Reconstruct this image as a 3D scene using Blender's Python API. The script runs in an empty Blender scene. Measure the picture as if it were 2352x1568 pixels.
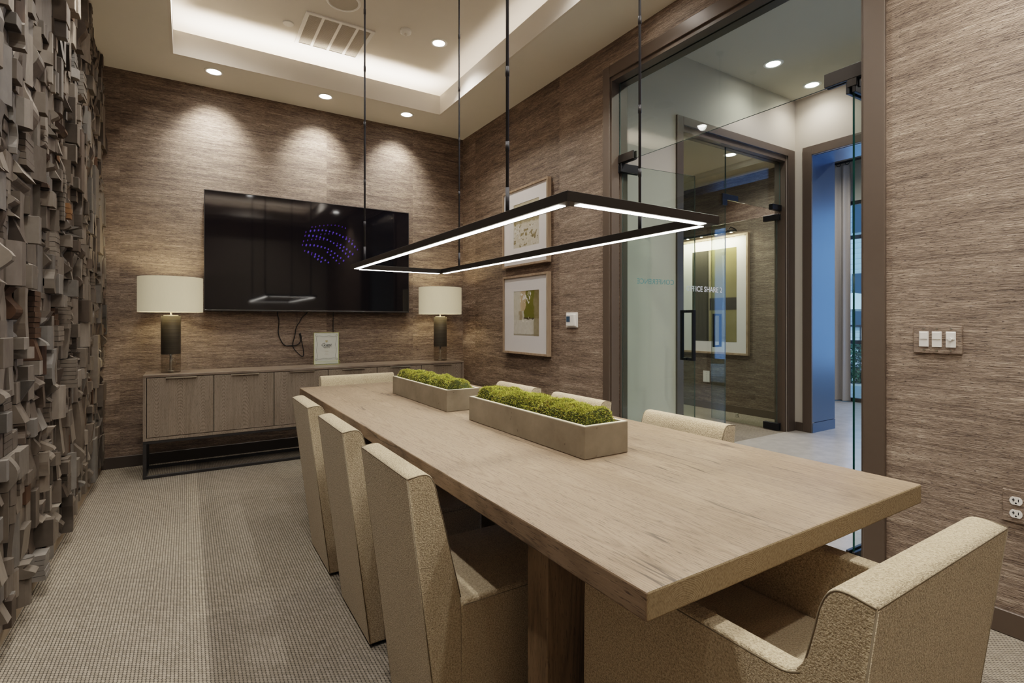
import bpy, bmesh, math, random
from mathutils import Vector, Matrix, noise

C = bpy.context.scene.collection
PI = math.pi
R_ = math.radians

# ------------------------------------------------------------------ materials
class NT:
    """tiny helper for building node trees"""
    def __init__(self, name):
        m = bpy.data.materials.new(name); m.use_nodes = True
        self.m = m; self.t = m.node_tree; self.t.nodes.clear()
        self.out = self.n('ShaderNodeOutputMaterial')
    def n(self, typ, **kw):
        nd = self.t.nodes.new(typ)
        for k, v in kw.items(): setattr(nd, k, v)
        return nd
    def link(self, a, b): self.t.links.new(a, b)
    def put(self, sock, v):
        if isinstance(v, bpy.types.NodeSocket): self.link(v, sock)
        elif v is not None:
            if sock.type == 'RGBA' and not isinstance(v, (int, float)) and len(v) == 3: v = (*v, 1)
            sock.default_value = v
    def math(self, op, a, b=None, c=None, clamp=False):
        nd = self.n('ShaderNodeMath', operation=op, use_clamp=clamp)
        self.put(nd.inputs[0], a)
        if b is not None: self.put(nd.inputs[1], b)
        if c is not None: self.put(nd.inputs[2], c)
        return nd.outputs[0]
    def coord(self, which='Object'):
        return self.n('ShaderNodeTexCoord').outputs[which]
    def sep(self, v):
        nd = self.n('ShaderNodeSeparateXYZ'); self.link(v, nd.inputs[0]); return nd.outputs
    def comb(self, x=0, y=0, z=0):
        nd = self.n('ShaderNodeCombineXYZ')
        for s, v in zip(nd.inputs, (x, y, z)): self.put(s, v)
        return nd.outputs[0]
    def map(self, v, scale=(1, 1, 1), loc=(0, 0, 0), rot=(0, 0, 0)):
        nd = self.n('ShaderNodeMapping'); self.link(v, nd.inputs[0])
        nd.inputs['Scale'].default_value = scale; nd.inputs['Location'].default_value = loc; nd.inputs['Rotation'].default_value = rot
        return nd.outputs[0]
    def noise(self, v, scale=5, detail=3, rough=.55, dist=0):
        nd = self.n('ShaderNodeTexNoise'); self.link(v, nd.inputs['Vector'])
        nd.inputs['Scale'].default_value = scale; nd.inputs['Detail'].default_value = detail
        nd.inputs['Roughness'].default_value = rough; nd.inputs['Distortion'].default_value = dist
        return nd.outputs['Fac']
    def white(self, v, dim='1D'):
        nd = self.n('ShaderNodeTexWhiteNoise', noise_dimensions=dim)
        self.link(v, nd.inputs['W' if dim == '1D' else 'Vector']); return nd.outputs['Value']
    def ramp(self, f, stops, interp='LINEAR'):
        nd = self.n('ShaderNodeValToRGB'); self.put(nd.inputs[0], f); r = nd.color_ramp; r.interpolation = interp
        while len(r.elements) < len(stops): r.elements.new(.5)
        for e, (p, c) in zip(r.elements, stops):
            e.position = p; e.color = (*c, 1) if not isinstance(c, (int, float)) else (c, c, c, 1)
        return nd.outputs[0]
    def mix(self, f, a, b, mode='MIX'):
        nd = self.n('ShaderNodeMix', data_type='RGBA', blend_type=mode)
        self.put(nd.inputs[0], f); self.put(nd.inputs[6], a); self.put(nd.inputs[7], b); return nd.outputs[2]
    def bump(self, h, strength=.3, dist=.01):
        nd = self.n('ShaderNodeBump'); self.put(nd.inputs['Height'], h)
        nd.inputs['Strength'].default_value = strength; nd.inputs['Distance'].default_value = dist; return nd.outputs[0]
    def pbr(self, col, rough=.6, metal=0, normal=None, spec=None, coat=None, sheen=None, trans=None, ior=None, emit=None, estr=0):
        nd = self.n('ShaderNodeBsdfPrincipled')
        self.put(nd.inputs['Base Color'], col); self.put(nd.inputs['Roughness'], rough); self.put(nd.inputs['Metallic'], metal)
        if normal is not None: self.link(normal, nd.inputs['Normal'])
        if spec is not None: self.put(nd.inputs['Specular IOR Level'], spec)
        if coat is not None: self.put(nd.inputs['Coat Weight'], coat)
        if sheen is not None: self.put(nd.inputs['Sheen Weight'], sheen)
        if trans is not None: self.put(nd.inputs['Transmission Weight'], trans)
        if ior is not None: self.put(nd.inputs['IOR'], ior)
        if emit is not None: self.put(nd.inputs['Emission Color'], emit); self.put(nd.inputs['Emission Strength'], estr)
        self.link(nd.outputs[0], self.out.inputs[0]); return self.m

def plain(name, col, rough=.6, metal=0, var=.06, scale=40, spec=None, bumpy=0, coat=None):
    t = NT(name); c = t.coord()
    f = t.noise(c, scale, 3)
    col2 = tuple(max(0, x * (1 - var)) for x in col); col3 = tuple(x * (1 + var) for x in col)
    b = t.bump(f, bumpy, .003) if bumpy else None
    return t.pbr(t.mix(f, col2, col3), rough, metal, b, spec, coat)

def emissive(name, col, s):
    t = NT(name); e = t.n('ShaderNodeEmission'); t.put(e.inputs[0], col); e.inputs[1].default_value = s
    t.link(e.outputs[0], t.out.inputs[0]); return t.m

def glass(name, tint=(.95, .975, .96), ior=1.45, rough=0.0):
    t = NT(name)
    tr = t.n('ShaderNodeBsdfTransparent'); t.put(tr.inputs[0], tint)
    gl = t.n('ShaderNodeBsdfGlossy'); gl.inputs['Roughness'].default_value = rough
    fr = t.n('ShaderNodeFresnel'); bf = t.n('ShaderNodeNewGeometry').outputs['Backfacing']
    t.link(t.math('ADD', ior, t.math('MULTIPLY', bf, 1 / ior - ior)), fr.inputs[0])
    mx = t.n('ShaderNodeMixShader'); t.link(fr.outputs[0], mx.inputs[0]); t.link(tr.outputs[0], mx.inputs[1]); t.link(gl.outputs[0], mx.inputs[2])
    t.link(mx.outputs[0], t.out.inputs[0]); return t.m

def grasscloth(name, axis, seams, bright=1.0):
    """woven grass wallpaper: long horizontal fibres, strips of different shade between seams"""
    t = NT(name); co = t.coord(); s = t.sep(co); u = s[axis]; z = s[2]
    strip = 0
    for sx in seams: strip = t.math('ADD', strip, t.math('GREATER_THAN', u, sx))
    sh = t.white(t.math('ADD', strip, .37))
    off = t.math('MULTIPLY', sh, 31.7)
    wav = t.math('MULTIPLY', t.noise(t.comb(u, off, 0), 1.7, 2), .022)
    zz = t.math('ADD', z, wav)
    a = t.noise(t.comb(t.math('MULTIPLY', u, 5.5), off, t.math('MULTIPLY', zz, 75)), 1, 4, .65)
    b = t.noise(t.comb(t.math('MULTIPLY', u, 26), off, t.math('MULTIPLY', zz, 270)), 1, 3, .7)
    c = t.noise(t.comb(t.math('MULTIPLY', u, 1.3), off, t.math('MULTIPLY', zz, 15)), 1, 3, .6)
    d = t.noise(t.comb(t.math('MULTIPLY', u, 62), off, t.math('MULTIPLY', zz, 190)), 1, 2, .6)
    k = t.noise(t.comb(t.math('MULTIPLY', u, 150), off, t.math('MULTIPLY', zz, 330)), 1, 1, .6)
    f = t.math('ADD', t.math('MULTIPLY', a, .34), t.math('MULTIPLY', b, .42))
    f = t.math('ADD', f, t.math('MULTIPLY', c, .24))
    B = bright
    col = t.ramp(f, [(.36, (.042 * B, .030 * B, .022 * B)), (.455, (.128 * B, .093 * B, .070 * B)),
                     (.53, (.208 * B, .157 * B, .120 * B)), (.645, (.40 * B, .325 * B, .258 * B))])
    col = t.mix(t.ramp(d, [(.61, 0.), (.67, .8)]), col, (.032, .022, .017))
    col = t.mix(t.ramp(k, [(.72, 0.), (.78, .6)]), col, (.55, .48, .42))
    col = t.mix(.7, col, t.mix(sh, (.74, .71, .68), (1.04, 1.03, 1.02)), 'MULTIPLY')
    h = t.math('ADD', t.math('MULTIPLY', a, .5), t.math('ADD', t.math('MULTIPLY', b, .7), t.math('MULTIPLY', d, .3)))
    return t.pbr(col, .6, 0, t.bump(h, .7, .007), .5)

def oak(name, base, dark, light, axis=1, plank=.18, pore=1.0, rough=.5, cathedral=7.0, ringw=.22, x2c=7.0, cracks=1.0):
    """straight sawn oak, grain along `axis`"""
    t = NT(name); s = t.sep(t.coord())
    g = s[axis]; u = s[0 if axis != 0 else 1]; w = s[2 if axis != 2 else 1]
    pid = t.math('FLOOR', t.math('DIVIDE', u, plank))
    rnd = t.white(pid)
    fr = t.math('SUBTRACT', t.math('FRACT', t.math('DIVIDE', u, plank)), .5)
    uw = t.math('ADD', u, t.math('MULTIPLY', w, .9))
    off = t.math('MULTIPLY', rnd, 17.3)
    base_n = t.noise(t.comb(t.math('MULTIPLY', uw, 5), t.math('ADD', t.math('MULTIPLY', g, .9), off), off), 1, 3)
    x2 = t.math('MULTIPLY', t.math('MULTIPLY', fr, fr), x2c)
    ph = t.math('ADD', t.math('MULTIPLY', t.math('ADD', g, off), t.math('SUBTRACT', t.math('MULTIPLY', t.math('GREATER_THAN', rnd, .5), 2), 1)), x2)
    ph = t.math('ADD', t.math('MULTIPLY', ph, cathedral), t.math('MULTIPLY', base_n, 9 if x2c > 3 else 17))
    rings = t.math('ABSOLUTE', t.math('SINE', t.math('MULTIPLY', ph, 2.6)))
    fine = t.noise(t.comb(t.math('MULTIPLY', uw, 120), t.math('MULTIPLY', g, 5), off), 1, 3, .6)
    pores = t.noise(t.comb(t.math('MULTIPLY', uw, 520), t.math('MULTIPLY', g, 38), off), 1, 2, .5)
    cn = t.noise(t.comb(t.math('MULTIPLY', uw, 17), t.math('MULTIPLY', g, 1.1), off), 1, 3, .6)
    cm = t.noise(t.comb(t.math('MULTIPLY', uw, 9), t.math('MULTIPLY', g, 2.6), t.math('ADD', off, 5)), 1, 2, .5)
    crack = t.math('MULTIPLY', t.ramp(t.math('ABSOLUTE', t.math('SUBTRACT', cn, .5)), [(.008, 1.), (.020, 0.)]), t.ramp(cm, [(.545, 0.), (.60, 1.)]))
    f = t.math('ADD', t.math('MULTIPLY', rings, ringw), t.math('ADD', t.math('MULTIPLY', fine, .5), t.math('MULTIPLY', base_n, .36)))
    col = t.ramp(f, [(.25, dark), (.52, base), (.82, light)])
    col = t.mix(t.math('MULTIPLY', t.ramp(pores, [(.58, 0.), (.68, 1.)]), .55 * pore), col, tuple(x * .5 for x in dark))
    col = t.mix(t.math('MULTIPLY', crack, min(1, .5 * pore) * cracks), col, tuple(x * .22 for x in dark))
    col = t.mix(.5, col, t.mix(rnd, (.84, .84, .85), (1.05, 1.03, 1.0)), 'MULTIPLY')
    edge = t.math('GREATER_THAN', t.math('ABSOLUTE', fr), .4965)
    col = t.mix(t.math('MULTIPLY', edge, .55), col, tuple(x * .4 for x in dark))
    return t.pbr(col, rough, 0, t.bump(t.math('ADD', f, t.math('MULTIPLY', pores, -.4)), .22, .003), .4)

def end_grain(name, base, dark, light, plank=.18):
    t = NT(name); s = t.sep(t.coord()); x, z = s[0], s[2]
    pid = t.math('FLOOR', t.math('DIVIDE', x, plank)); rnd = t.white(pid)
    fx = t.math('SUBTRACT', t.math('MULTIPLY', t.math('FRACT', t.math('DIVIDE', x, plank)), plank), plank * .5)
    zz = t.math('ADD', t.math('SUBTRACT', z, .70), t.math('MULTIPLY', rnd, .05))
    r = t.math('SQRT', t.math('ADD', t.math('MULTIPLY', fx, fx), t.math('MULTIPLY', zz, zz)))
    n = t.noise(t.coord(), 30, 3)
    w = t.math('SINE', t.math('ADD', t.math('MULTIPLY', r, 1700), t.math('MULTIPLY', n, 16)))
    n2 = t.noise(t.coord(), 160, 3)
    f = t.math('ADD', t.math('MULTIPLY', w, .09), t.math('ADD', .1, t.math('MULTIPLY', n2, .8)))
    return t.pbr(t.ramp(f, [(.22, dark), (.5, base), (.8, light)]), .6, 0, t.bump(f, .25, .003), .3)

def boucle(name, c0, c1):
    t = NT(name); co = t.coord()
    a = t.noise(co, 240, 2, .6); b = t.noise(co, 560, 2, .5)
    v = t.n('ShaderNodeTexVoronoi'); t.link(co, v.inputs['Vector']); v.inputs['Scale'].default_value = 330
    h = t.math('ADD', t.math('MULTIPLY', a, .9), t.math('SUBTRACT', t.math('MULTIPLY', b, .4), t.math('MULTIPLY', v.outputs['Distance'], .5)))
    col = t.ramp(t.math('ADD', t.math('MULTIPLY', a, .6), t.math('MULTIPLY', b, .4)), [(.34, tuple(x * .62 for x in c0)), (.46, c0), (.62, c1)])
    return t.pbr(col, .9, 0, t.bump(h, .65, .0045), .15, sheen=.15)

def carpet_mat(name):
    t = NT(name); s = t.sep(t.coord()); x, y = s[0], s[1]
    P = .0115
    xi = t.math('DIVIDE', x, P); row = t.math('FLOOR', xi); fr = t.math('FRACT', xi)
    tri = t.math('ABSOLUTE', t.math('SUBTRACT', fr, .5))
    yi = t.math('ADD', t.math('DIVIDE', y, .0138), t.math('ADD', t.math('MULTIPLY', row, .5), t.math('MULTIPLY', fr, .8)))
    dash = t.math('POWER', t.math('ABSOLUTE', t.math('SINE', t.math('MULTIPLY', yi, PI))), 1.6)
    gap = t.math('MULTIPLY', t.ramp(tri, [(.24, 0.), (.44, 1.)]), t.math('ADD', .30, t.math('MULTIPLY', t.math('SUBTRACT', 1, dash), .9)))
    cut = t.math('MULTIPLY', t.ramp(dash, [(.0, 1.), (.22, 0.)]), .45)
    loop = t.math('SUBTRACT', 1, t.math('MAXIMUM', gap, cut), None, True)
    n = t.noise(t.coord(), 90, 2); big = t.noise(t.coord(), 3.2, 3)
    cell = t.white(t.comb(row, t.math('FLOOR', yi), 0), '3D')
    lt = t.mix(cell, (.27, .232, .182), (.355, .308, .248))
    lt = t.mix(.5, lt, t.mix(big, (.85, .85, .85), (1.1, 1.1, 1.1)), 'MULTIPLY')
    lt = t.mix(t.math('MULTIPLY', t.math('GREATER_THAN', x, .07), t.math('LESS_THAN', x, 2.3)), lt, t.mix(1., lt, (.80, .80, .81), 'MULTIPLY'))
    # square carpet tiles of slightly different shade
    tid = t.white(t.comb(t.math('FLOOR', t.math('DIVIDE', x, .61)), t.math('FLOOR', t.math('DIVIDE', y, .61)), 0), '3D')
    lt = t.mix(1., lt, t.mix(tid, (.90, .90, .91), (1.05, 1.05, 1.04)), 'MULTIPLY')
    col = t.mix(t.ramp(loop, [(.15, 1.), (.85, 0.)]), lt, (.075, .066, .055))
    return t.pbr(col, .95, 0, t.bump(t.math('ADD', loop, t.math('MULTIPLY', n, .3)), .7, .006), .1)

def attr_mat(name, rough=.6, bump_scale=0, sheen=None, mult=1.0, grain=None):
    t = NT(name); a = t.n('ShaderNodeAttribute'); a.attribute_name = 'Col'; col = a.outputs['Color']
    b = None
    if grain:
        co = t.coord(); n = t.noise(t.map(co, grain), 1, 3, .6)
        n2 = t.noise(t.map(co, tuple(g * .25 for g in grain)), 1, 3, .6)
        col = t.mix(1., col, t.mix(n, (.70, .69, .68), (1.25, 1.25, 1.25)), 'MULTIPLY')
        col = t.mix(1., col, t.mix(n2, (.82, .81, .80), (1.12, 1.12, 1.12)), 'MULTIPLY')
        b = t.bump(n, .3, .004)
    elif bump_scale:
        b = t.bump(t.noise(t.coord(), bump_scale, 3), .3, .003)
    return t.pbr(col, rough, 0, b, .3, sheen=sheen)

def concrete_mat(name, c0, c1):
    t = NT(name); co = t.coord()
    a = t.noise(co, 9, 5, .6); b = t.noise(co, 120, 2); p = t.noise(co, 60, 1)
    col = t.ramp(a, [(.3, c0), (.7, c1)])
    col = t.mix(t.ramp(p, [(.74, 0.), (.77, .5)]), col, tuple(x * .45 for x in c0))
    return t.pbr(col, .75, 0, t.bump(b, .15, .002), .25)

M = {}
def mats():
    M['ceiling'] = plain('ceiling_paint', (.78, .745, .685), .9, var=.02, scale=8)
    M['tray'] = plain('tray_paint', (.75, .70, .64), .9, var=.02, scale=8)
    M['back_wall'] = grasscloth('grasscloth_back', 0, (-.462, .277, 1.17, 2.066), 1.08)
    M['right_wall'] = grasscloth('grasscloth_right', 1, (.14, .837, 3.49, 4.992), 1.2)
    M['office_wall'] = grasscloth('grasscloth_office', 1, (3.9, 4.8), .8)
    M['white_wall'] = plain('hall_wall_paint', (.55, .50, .425), .9, var=.02, scale=6)
    M['carpet'] = carpet_mat('looped_carpet')
    M['hall_floor'] = concrete_mat('polished_concrete', (.36, .33, .29), (.50, .46, .41))
    t = M['hall_floor'].node_tree.nodes
    [n for n in t if n.type == 'BSDF_PRINCIPLED'][0].inputs['Roughness'].default_value = .28
    M['bronze'] = plain('bronze_door_frame', (.112, .086, .068), .42, .2, .05, 20)
    M['baseboard'] = plain('dark_baseboard', (.060, .046, .037), .5, 0, .05, 20)
    M['black'] = plain('black_metal', (.012, .012, .014), .38, .3, .05, 40)
    M['pendant'] = plain('pendant_bronze_black', (.027, .023, .020), .42, .4, .08, 40)
    M['rod'] = plain('gunmetal_rod', (.040, .040, .046), .5, .2, .08, 40)
    M['steel'] = plain('blackened_steel', (.055, .052, .052), .42, .6, .1, 40)
    M['nickel'] = plain('brushed_nickel', (.62, .58, .52), .28, 1, .05, 60)
    M['white_plastic'] = plain('white_plastic', (.80, .78, .75), .4, 0, .02, 20)
    M['grey_plastic'] = plain('grey_grille', (.46, .42, .36), .6, 0, .04, 60)
    M['oak'] = oak('bleached_oak', (.245, .177, .121), (.142, .098, .063), (.320, .239, .169), 1, .175, 1.35)
    M['oak_shaded_side'] = oak('bleached_oak_shaded_side', (.190, .134, .088), (.10, .067, .042), (.26, .188, .128), 1, .175, 1.3)  # same oak as the top, shade of the long sides darkened into it
    M['oak_end'] = end_grain('bleached_oak_end', (.27, .205, .125), (.165, .12, .07), (.35, .275, .18), .175)
    M['oak_leg'] = oak('oak_leg', (.215, .150, .088), (.10, .066, .036), (.30, .215, .135), 2, .24)
    M['veneer'] = oak('grey_oak_veneer', (.185, .147, .113), (.075, .057, .043), (.265, .218, .174), 2, .149, .9, .5, 46, .30, 1.3, 0.)
    M['veneer_top'] = oak('grey_oak_top', (.19, .148, .115), (.12, .09, .068), (.26, .21, .17), 0, .4, .6, .4, 7, .15, 7., 0.)
    M['fabric'] = boucle('beige_boucle', (.42, .338, .230), (.59, .49, .352))
    M['piping'] = plain('boucle_seam', (.17, .135, .09), .9, 0, .2, 300)
    M['concrete'] = concrete_mat('cast_concrete', (.165, .135, .096), (.235, .196, .142))
    M['concrete_rim'] = concrete_mat('cast_concrete_rim', (.55, .49, .36), (.66, .60, .46))
    M['moss'] = attr_mat('moss_blades', .75)
    M['wood'] = attr_mat('reclaimed_wood', .65, grain=(14, 40, 14))
    M['backing'] = plain('backing_board', (.27, .21, .15), .7, 0, .12, 12)
    M['picture_wood'] = oak('pale_oak_frame', (.33, .24, .168), (.23, .16, .108), (.42, .32, .232), 2, .06, .3)
    M['mat_board'] = plain('white_mat_board', (.76, .735, .735), .9, 0, .01, 50)
    M['print'] = attr_mat('painted_print', .7)
    M['glass'] = glass('clear_glass', (.90, .95, .925))
    M['picture_glass'] = glass('picture_glass', (.98, .98, .98), 1.3)
    M['pane_edge'] = plain('pane_edge', (.09, .125, .115), .15, 0, .2, 20, spec=.6)
    M['glass_edge'] = plain('green_glass_edge', (.012, .075, .070), .12, 0, .3, 20, spec=.6)
    M['screen'] = plain('tv_screen_glass', (.0055, .0045, .0065), .05, 0, .05, 3, spec=.5)
    M['led'] = emissive('led_strip', (1, .95, .87), 11)
    M['lens'] = emissive('downlight_lens', (1, .97, .92), 22)
    M['paper'] = plain('paper', (.80, .79, .83), .9, 0, .01, 30)
    M['ink'] = plain('ink', (.08, .09, .10), .9, 0, .02, 30)
    M['gold_ink'] = plain('gold_ink', (.42, .36, .22), .9, 0, .02, 30)
    M['letter'] = plain('white_lettering', (.85, .85, .85), .6, 0, .01, 30)
    M['letter_blue'] = plain('blue_lettering', (.20, .38, .42), .6, 0, .05, 30)
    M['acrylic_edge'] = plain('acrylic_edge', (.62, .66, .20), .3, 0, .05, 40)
    M['acrylic'] = glass('clear_acrylic', (.97, .98, .95), 1.4)
    t = NT('lamp_shade_linen'); n = t.noise(t.map(t.coord('Generated'), (300, 300, 8)), 1, 2)
    zz = t.sep(t.coord('Generated'))[2]
    col = t.mix(n, (.60, .54, .40), (.69, .63, .48))
    M['shade'] = t.pbr(col, .9, 0, None, .1, emit=t.mix(zz, (1, .86, .58), (.88, .74, .50)), estr=.14)
    t = NT('lamp_body_bronze'); co = t.coord(); n = t.noise(t.map(co, (1.5, 1.5, 90)), 1, 4, .7)
    n2 = t.noise(t.map(co, (1, 1, 16)), 1, 3, .6)
    M['lamp_body'] = t.pbr(t.mix(n2, t.ramp(n, [(.3, (.05, .04, .025)), (.7, (.15, .125, .085))]), (.10, .10, .095)), .45, .35, None, .4)
    M['lamp_glass'] = glass('lamp_glass', (.80, .79, .76), 1.55)
    t = NT('curtain_linen'); n = t.noise(t.map(t.coord(), (500, 500, 40)), 1, 2)
    M['curtain'] = t.pbr(t.mix(n, (.36, .33, .30), (.50, .46, .42)), .9, 0, None, .1)
    M['reveal'] = plain('satin_reveal_daylight_blue', (.085, .128, .20), .32, .25, .04, 5)  # blue of the daylight mixed into the base colour
    M['siding'] = None
    t = NT('lap_siding'); z = t.sep(t.coord())[2]; f = t.math('FRACT', t.math('MULTIPLY', z, 6))
    M['siding'] = t.pbr(t.ramp(f, [(.0, (.25, .30, .36)), (.1, (.72, .76, .80)), (1, (.80, .84, .88))]), .7)
    M['dark_window'] = plain('dark_window', (.06, .10, .15), .15, 0, .1, 3)
    M['pavement'] = concrete_mat('outdoor_paving', (.42, .43, .44), (.55, .56, .56))
    M['canvas'] = plain('umbrella_canvas', (.80, .82, .84), .9, 0, .03, 8)
    M['leaf'] = plain('shrub_leaf', (.03, .075, .04), .6, 0, .4, 30)
    M['trunk'] = plain('palm_trunk', (.10, .075, .055), .9, 0, .3, 40, bumpy=.5)
    M['cord'] = plain('black_cord', (.008, .008, .009), .5, 0, .05, 20)
mats()

# ------------------------------------------------------------------ geometry helpers
def wloc(o):
    v = Vector((0, 0, 0))
    while o is not None: v += o.location; o = o.parent
    return v

def box(bm, x0, x1, y0, y1, z0, z1, bev=0, seg=2, mi=0):
    vs = [bm.verts.new(p) for p in ((x0, y0, z0), (x1, y0, z0), (x1, y1, z0), (x0, y1, z0), (x0, y0, z1), (x1, y0, z1), (x1, y1, z1), (x0, y1, z1))]
    fs = [bm.faces.new([vs[i] for i in f]) for f in ((0, 3, 2, 1), (4, 5, 6, 7), (0, 1, 5, 4), (1, 2, 6, 5), (2, 3, 7, 6), (3, 0, 4, 7))]
    for f in fs: f.material_index = mi
    if bev:
        es = list({e for f in fs for e in f.edges})
        bmesh.ops.bevel(bm, geom=es, offset=bev, segments=seg, profile=.5, affect='EDGES')
    return fs

def prism(bm, poly, a0, a1, axis, bev=0, seg=2, mi=0, efilter=None):
    """extrude a 2D polygon along `axis` (0: poly is y,z; 1: poly is x,z; 2: poly is x,y)"""
    def P(p, a):
        return {0: (a, p[0], p[1]), 1: (p[0], a, p[1]), 2: (p[0], p[1], a)}[axis]
    lo = [bm.verts.new(P(p, a0)) for p in poly]; hi = [bm.verts.new(P(p, a1)) for p in poly]
    n = len(poly); fs = [bm.faces.new(lo[::-1]), bm.faces.new(hi)]
    for i in range(n):
        j = (i + 1) % n; fs.append(bm.faces.new((lo[i], lo[j], hi[j], hi[i])))
    bmesh.ops.recalc_face_normals(bm, faces=fs)
    for f in fs: f.material_index = mi
    if bev:
        es = list(set(fs[0].edges) | set(fs[1].edges))
        if efilter: es = [e for e in es if efilter((e.verts[0].co + e.verts[1].co) / 2)]
        bmesh.ops.bevel(bm, geom=es, offset=bev, segments=seg, profile=.5, affect='EDGES')
    return fs

def cyl(bm, p0, p1, r0, r1=None, n=20, mi=0, cap=True):
    r1 = r0 if r1 is None else r1
    p0 = Vector(p0); p1 = Vector(p1); d = (p1 - p0).normalized()
    a = d.orthogonal().normalized(); b = d.cross(a)
    A = []; B = []
    for i in range(n):
        t = 2 * PI * i / n; o = a * math.cos(t) + b * math.sin(t)
        A.append(bm.verts.new(p0 + o * r0)); B.append(bm.verts.new(p1 + o * r1))
    for i in range(n):
        j = (i + 1) % n; f = bm.faces.new((A[i], A[j], B[j], B[i])); f.smooth = n > 8; f.material_index = mi
    if cap:
        for f in (bm.faces.new(A[::-1]), bm.faces.new(B)): f.material_index = mi

def lathe(bm, c, prof, n=32, mi=0, smooth=True):
    rings = []
    for r, z in prof:
        rings.append([bm.verts.new((c[0] + r * math.cos(2 * PI * i / n), c[1] + r * math.sin(2 * PI * i / n), c[2] + z)) for i in range(n)])
    for A, B in zip(rings, rings[1:]):
        for i in range(n):
            j = (i + 1) % n; f = bm.faces.new((A[i], A[j], B[j], B[i])); f.smooth = smooth; f.material_index = mi
    return rings

def tube(bm, pts, r, n=8, closed=False, smooth_pts=0, mi=0):
    pts = [Vector(p) for p in pts]
    for _ in range(smooth_pts):
        q = [pts[0]] if not closed else []
        m = len(pts)
        for i in range(m if closed else m - 1):
            a, b = pts[i], pts[(i + 1) % m]; q += [a * .75 + b * .25, a * .25 + b * .75]
        if not closed: q.append(pts[-1])
        pts = q
    m = len(pts); rings = []; nrm = None
    for i, p in enumerate(pts):
        d = (pts[(i + 1) % m] - pts[i - 1]) if closed else (pts[min(i + 1, m - 1)] - pts[max(i - 1, 0)])
        d.normalize()
        nrm = d.orthogonal().normalized() if nrm is None else (nrm - d * nrm.dot(d)).normalized()
        b = d.cross(nrm)
        rings.append([bm.verts.new(p + (nrm * math.cos(2 * PI * k / n) + b * math.sin(2 * PI * k / n)) * r) for k in range(n)])
    for i in range(m if closed else m - 1):
        A, B = rings[i], rings[(i + 1) % m]
        for k in range(n):
            j = (k + 1) % n; f = bm.faces.new((A[k], A[j], B[j], B[k])); f.smooth = True; f.material_index = mi
    if not closed:
        bm.faces.new(rings[0][::-1]); bm.faces.new(rings[-1])

def obj(name, bm, mat, parent=None, label=None, local=False):
    me = bpy.data.meshes.new(name)
    if not local:
        w = wloc(parent)
        if w.length: bmesh.ops.translate(bm, verts=bm.verts, vec=-w)
    bmesh.ops.recalc_face_normals(bm, faces=bm.faces)
    bm.to_mesh(me); bm.free()
    for m in (mat if isinstance(mat, (list, tuple)) else (mat,)): me.materials.append(m)
    o = bpy.data.objects.new(name, me); C.objects.link(o); o.parent = parent
    if label: o['label'] = label
    return o

def part(name, mat, parent, fn, label=None):
    bm = bmesh.new(); fn(bm); return obj(name, bm, mat, parent, label)

def thing(name, label, cat, loc=(0, 0, 0), rz=0, group=None):
    o = bpy.data.objects.new(name, None); C.objects.link(o); o.location = loc; o.rotation_euler = (0, 0, rz)
    o.empty_display_size = .1
    o['label'] = label; o['category'] = cat
    if group: o['group'] = group
    return o

def tag(o, label, cat, group=None, kind=None):
    o['label'] = label; o['category'] = cat
    if group: o['group'] = group
    if kind: o['kind'] = kind
    return o

def struct(name, mat, fn, label=None, cat=None):
    o = part(name, mat, None, fn, label); o['kind'] = 'structure'
    o['category'] = cat or name.split('_')[0]
    return o

def dup(root, loc, rz, label, group=None):
    r = root.copy(); C.objects.link(r); r.location = loc; r.rotation_euler = (0, 0, rz); r['label'] = label
    if group: r['group'] = group
    for ch in list(root.children):
        c = ch.copy(); C.objects.link(c); c.parent = r
        for g in list(ch.children):
            d = g.copy(); C.objects.link(d); d.parent = c
    return r

def text_obj(name, s, size, mat, parent, origin, xdir, up, extrude=.0008, shear=0, align='CENTER', spacing=1.0, bold=0):
    """flat lettering: origin is the world centre, xdir the reading direction, up the letter-up direction"""
    cu = bpy.data.curves.new(name, 'FONT'); cu.body = s; cu.size = size; cu.extrude = extrude; cu.shear = shear
    cu.align_x = align; cu.align_y = 'CENTER'; cu.space_character = spacing; cu.offset = bold; cu.resolution_u = 3
    tmp = bpy.data.objects.new(name + '_src', cu); C.objects.link(tmp)
    dg = bpy.context.evaluated_depsgraph_get(); dg.update()
    me = bpy.data.meshes.new_from_object(tmp.evaluated_get(dg))
    bpy.data.objects.remove(tmp); bpy.data.curves.remove(cu)
    xd = Vector(xdir).normalized(); ud = Vector(up).normalized(); nd = xd.cross(ud)
    mx = Matrix((xd, ud, nd)).transposed().to_4x4(); mx.translation = Vector(origin) - wloc(parent)
    me.transform(mx); me.materials.clear(); me.materials.append(mat); me.name = name
    o = bpy.data.objects.new(name, me); C.objects.link(o); o.parent = parent
    return o

def light(kind, loc, power, col=(1, .93, .84), rot=(0, 0, 0), parent=None, **kw):
    ld = bpy.data.lights.new(kind.lower() + '_lamp', kind); ld.energy = power; ld.color = col
    for k, v in kw.items(): setattr(ld, k, v)
    o = bpy.data.objects.new('lamp_' + kind.lower(), ld); C.objects.link(o)
    o.location = Vector(loc) - wloc(parent); o.rotation_euler = rot; o.parent = parent
    return o

# ------------------------------------------------------------------ camera
FPX, CY, YAW, H = 1190., 737., 32.15, 1.2
cd = bpy.data.cameras.new('camera'); cam = bpy.data.objects.new('camera', cd); C.objects.link(cam)
cd.sensor_width = 36; cd.lens = FPX / 2352 * 36; cd.shift_y = (CY - 784) / 2352; cd.clip_start = .05
cam.location = (0, 0, H); cam.rotation_euler = (R_(90), 0, -R_(YAW))
bpy.context.scene.camera = cam

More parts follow.
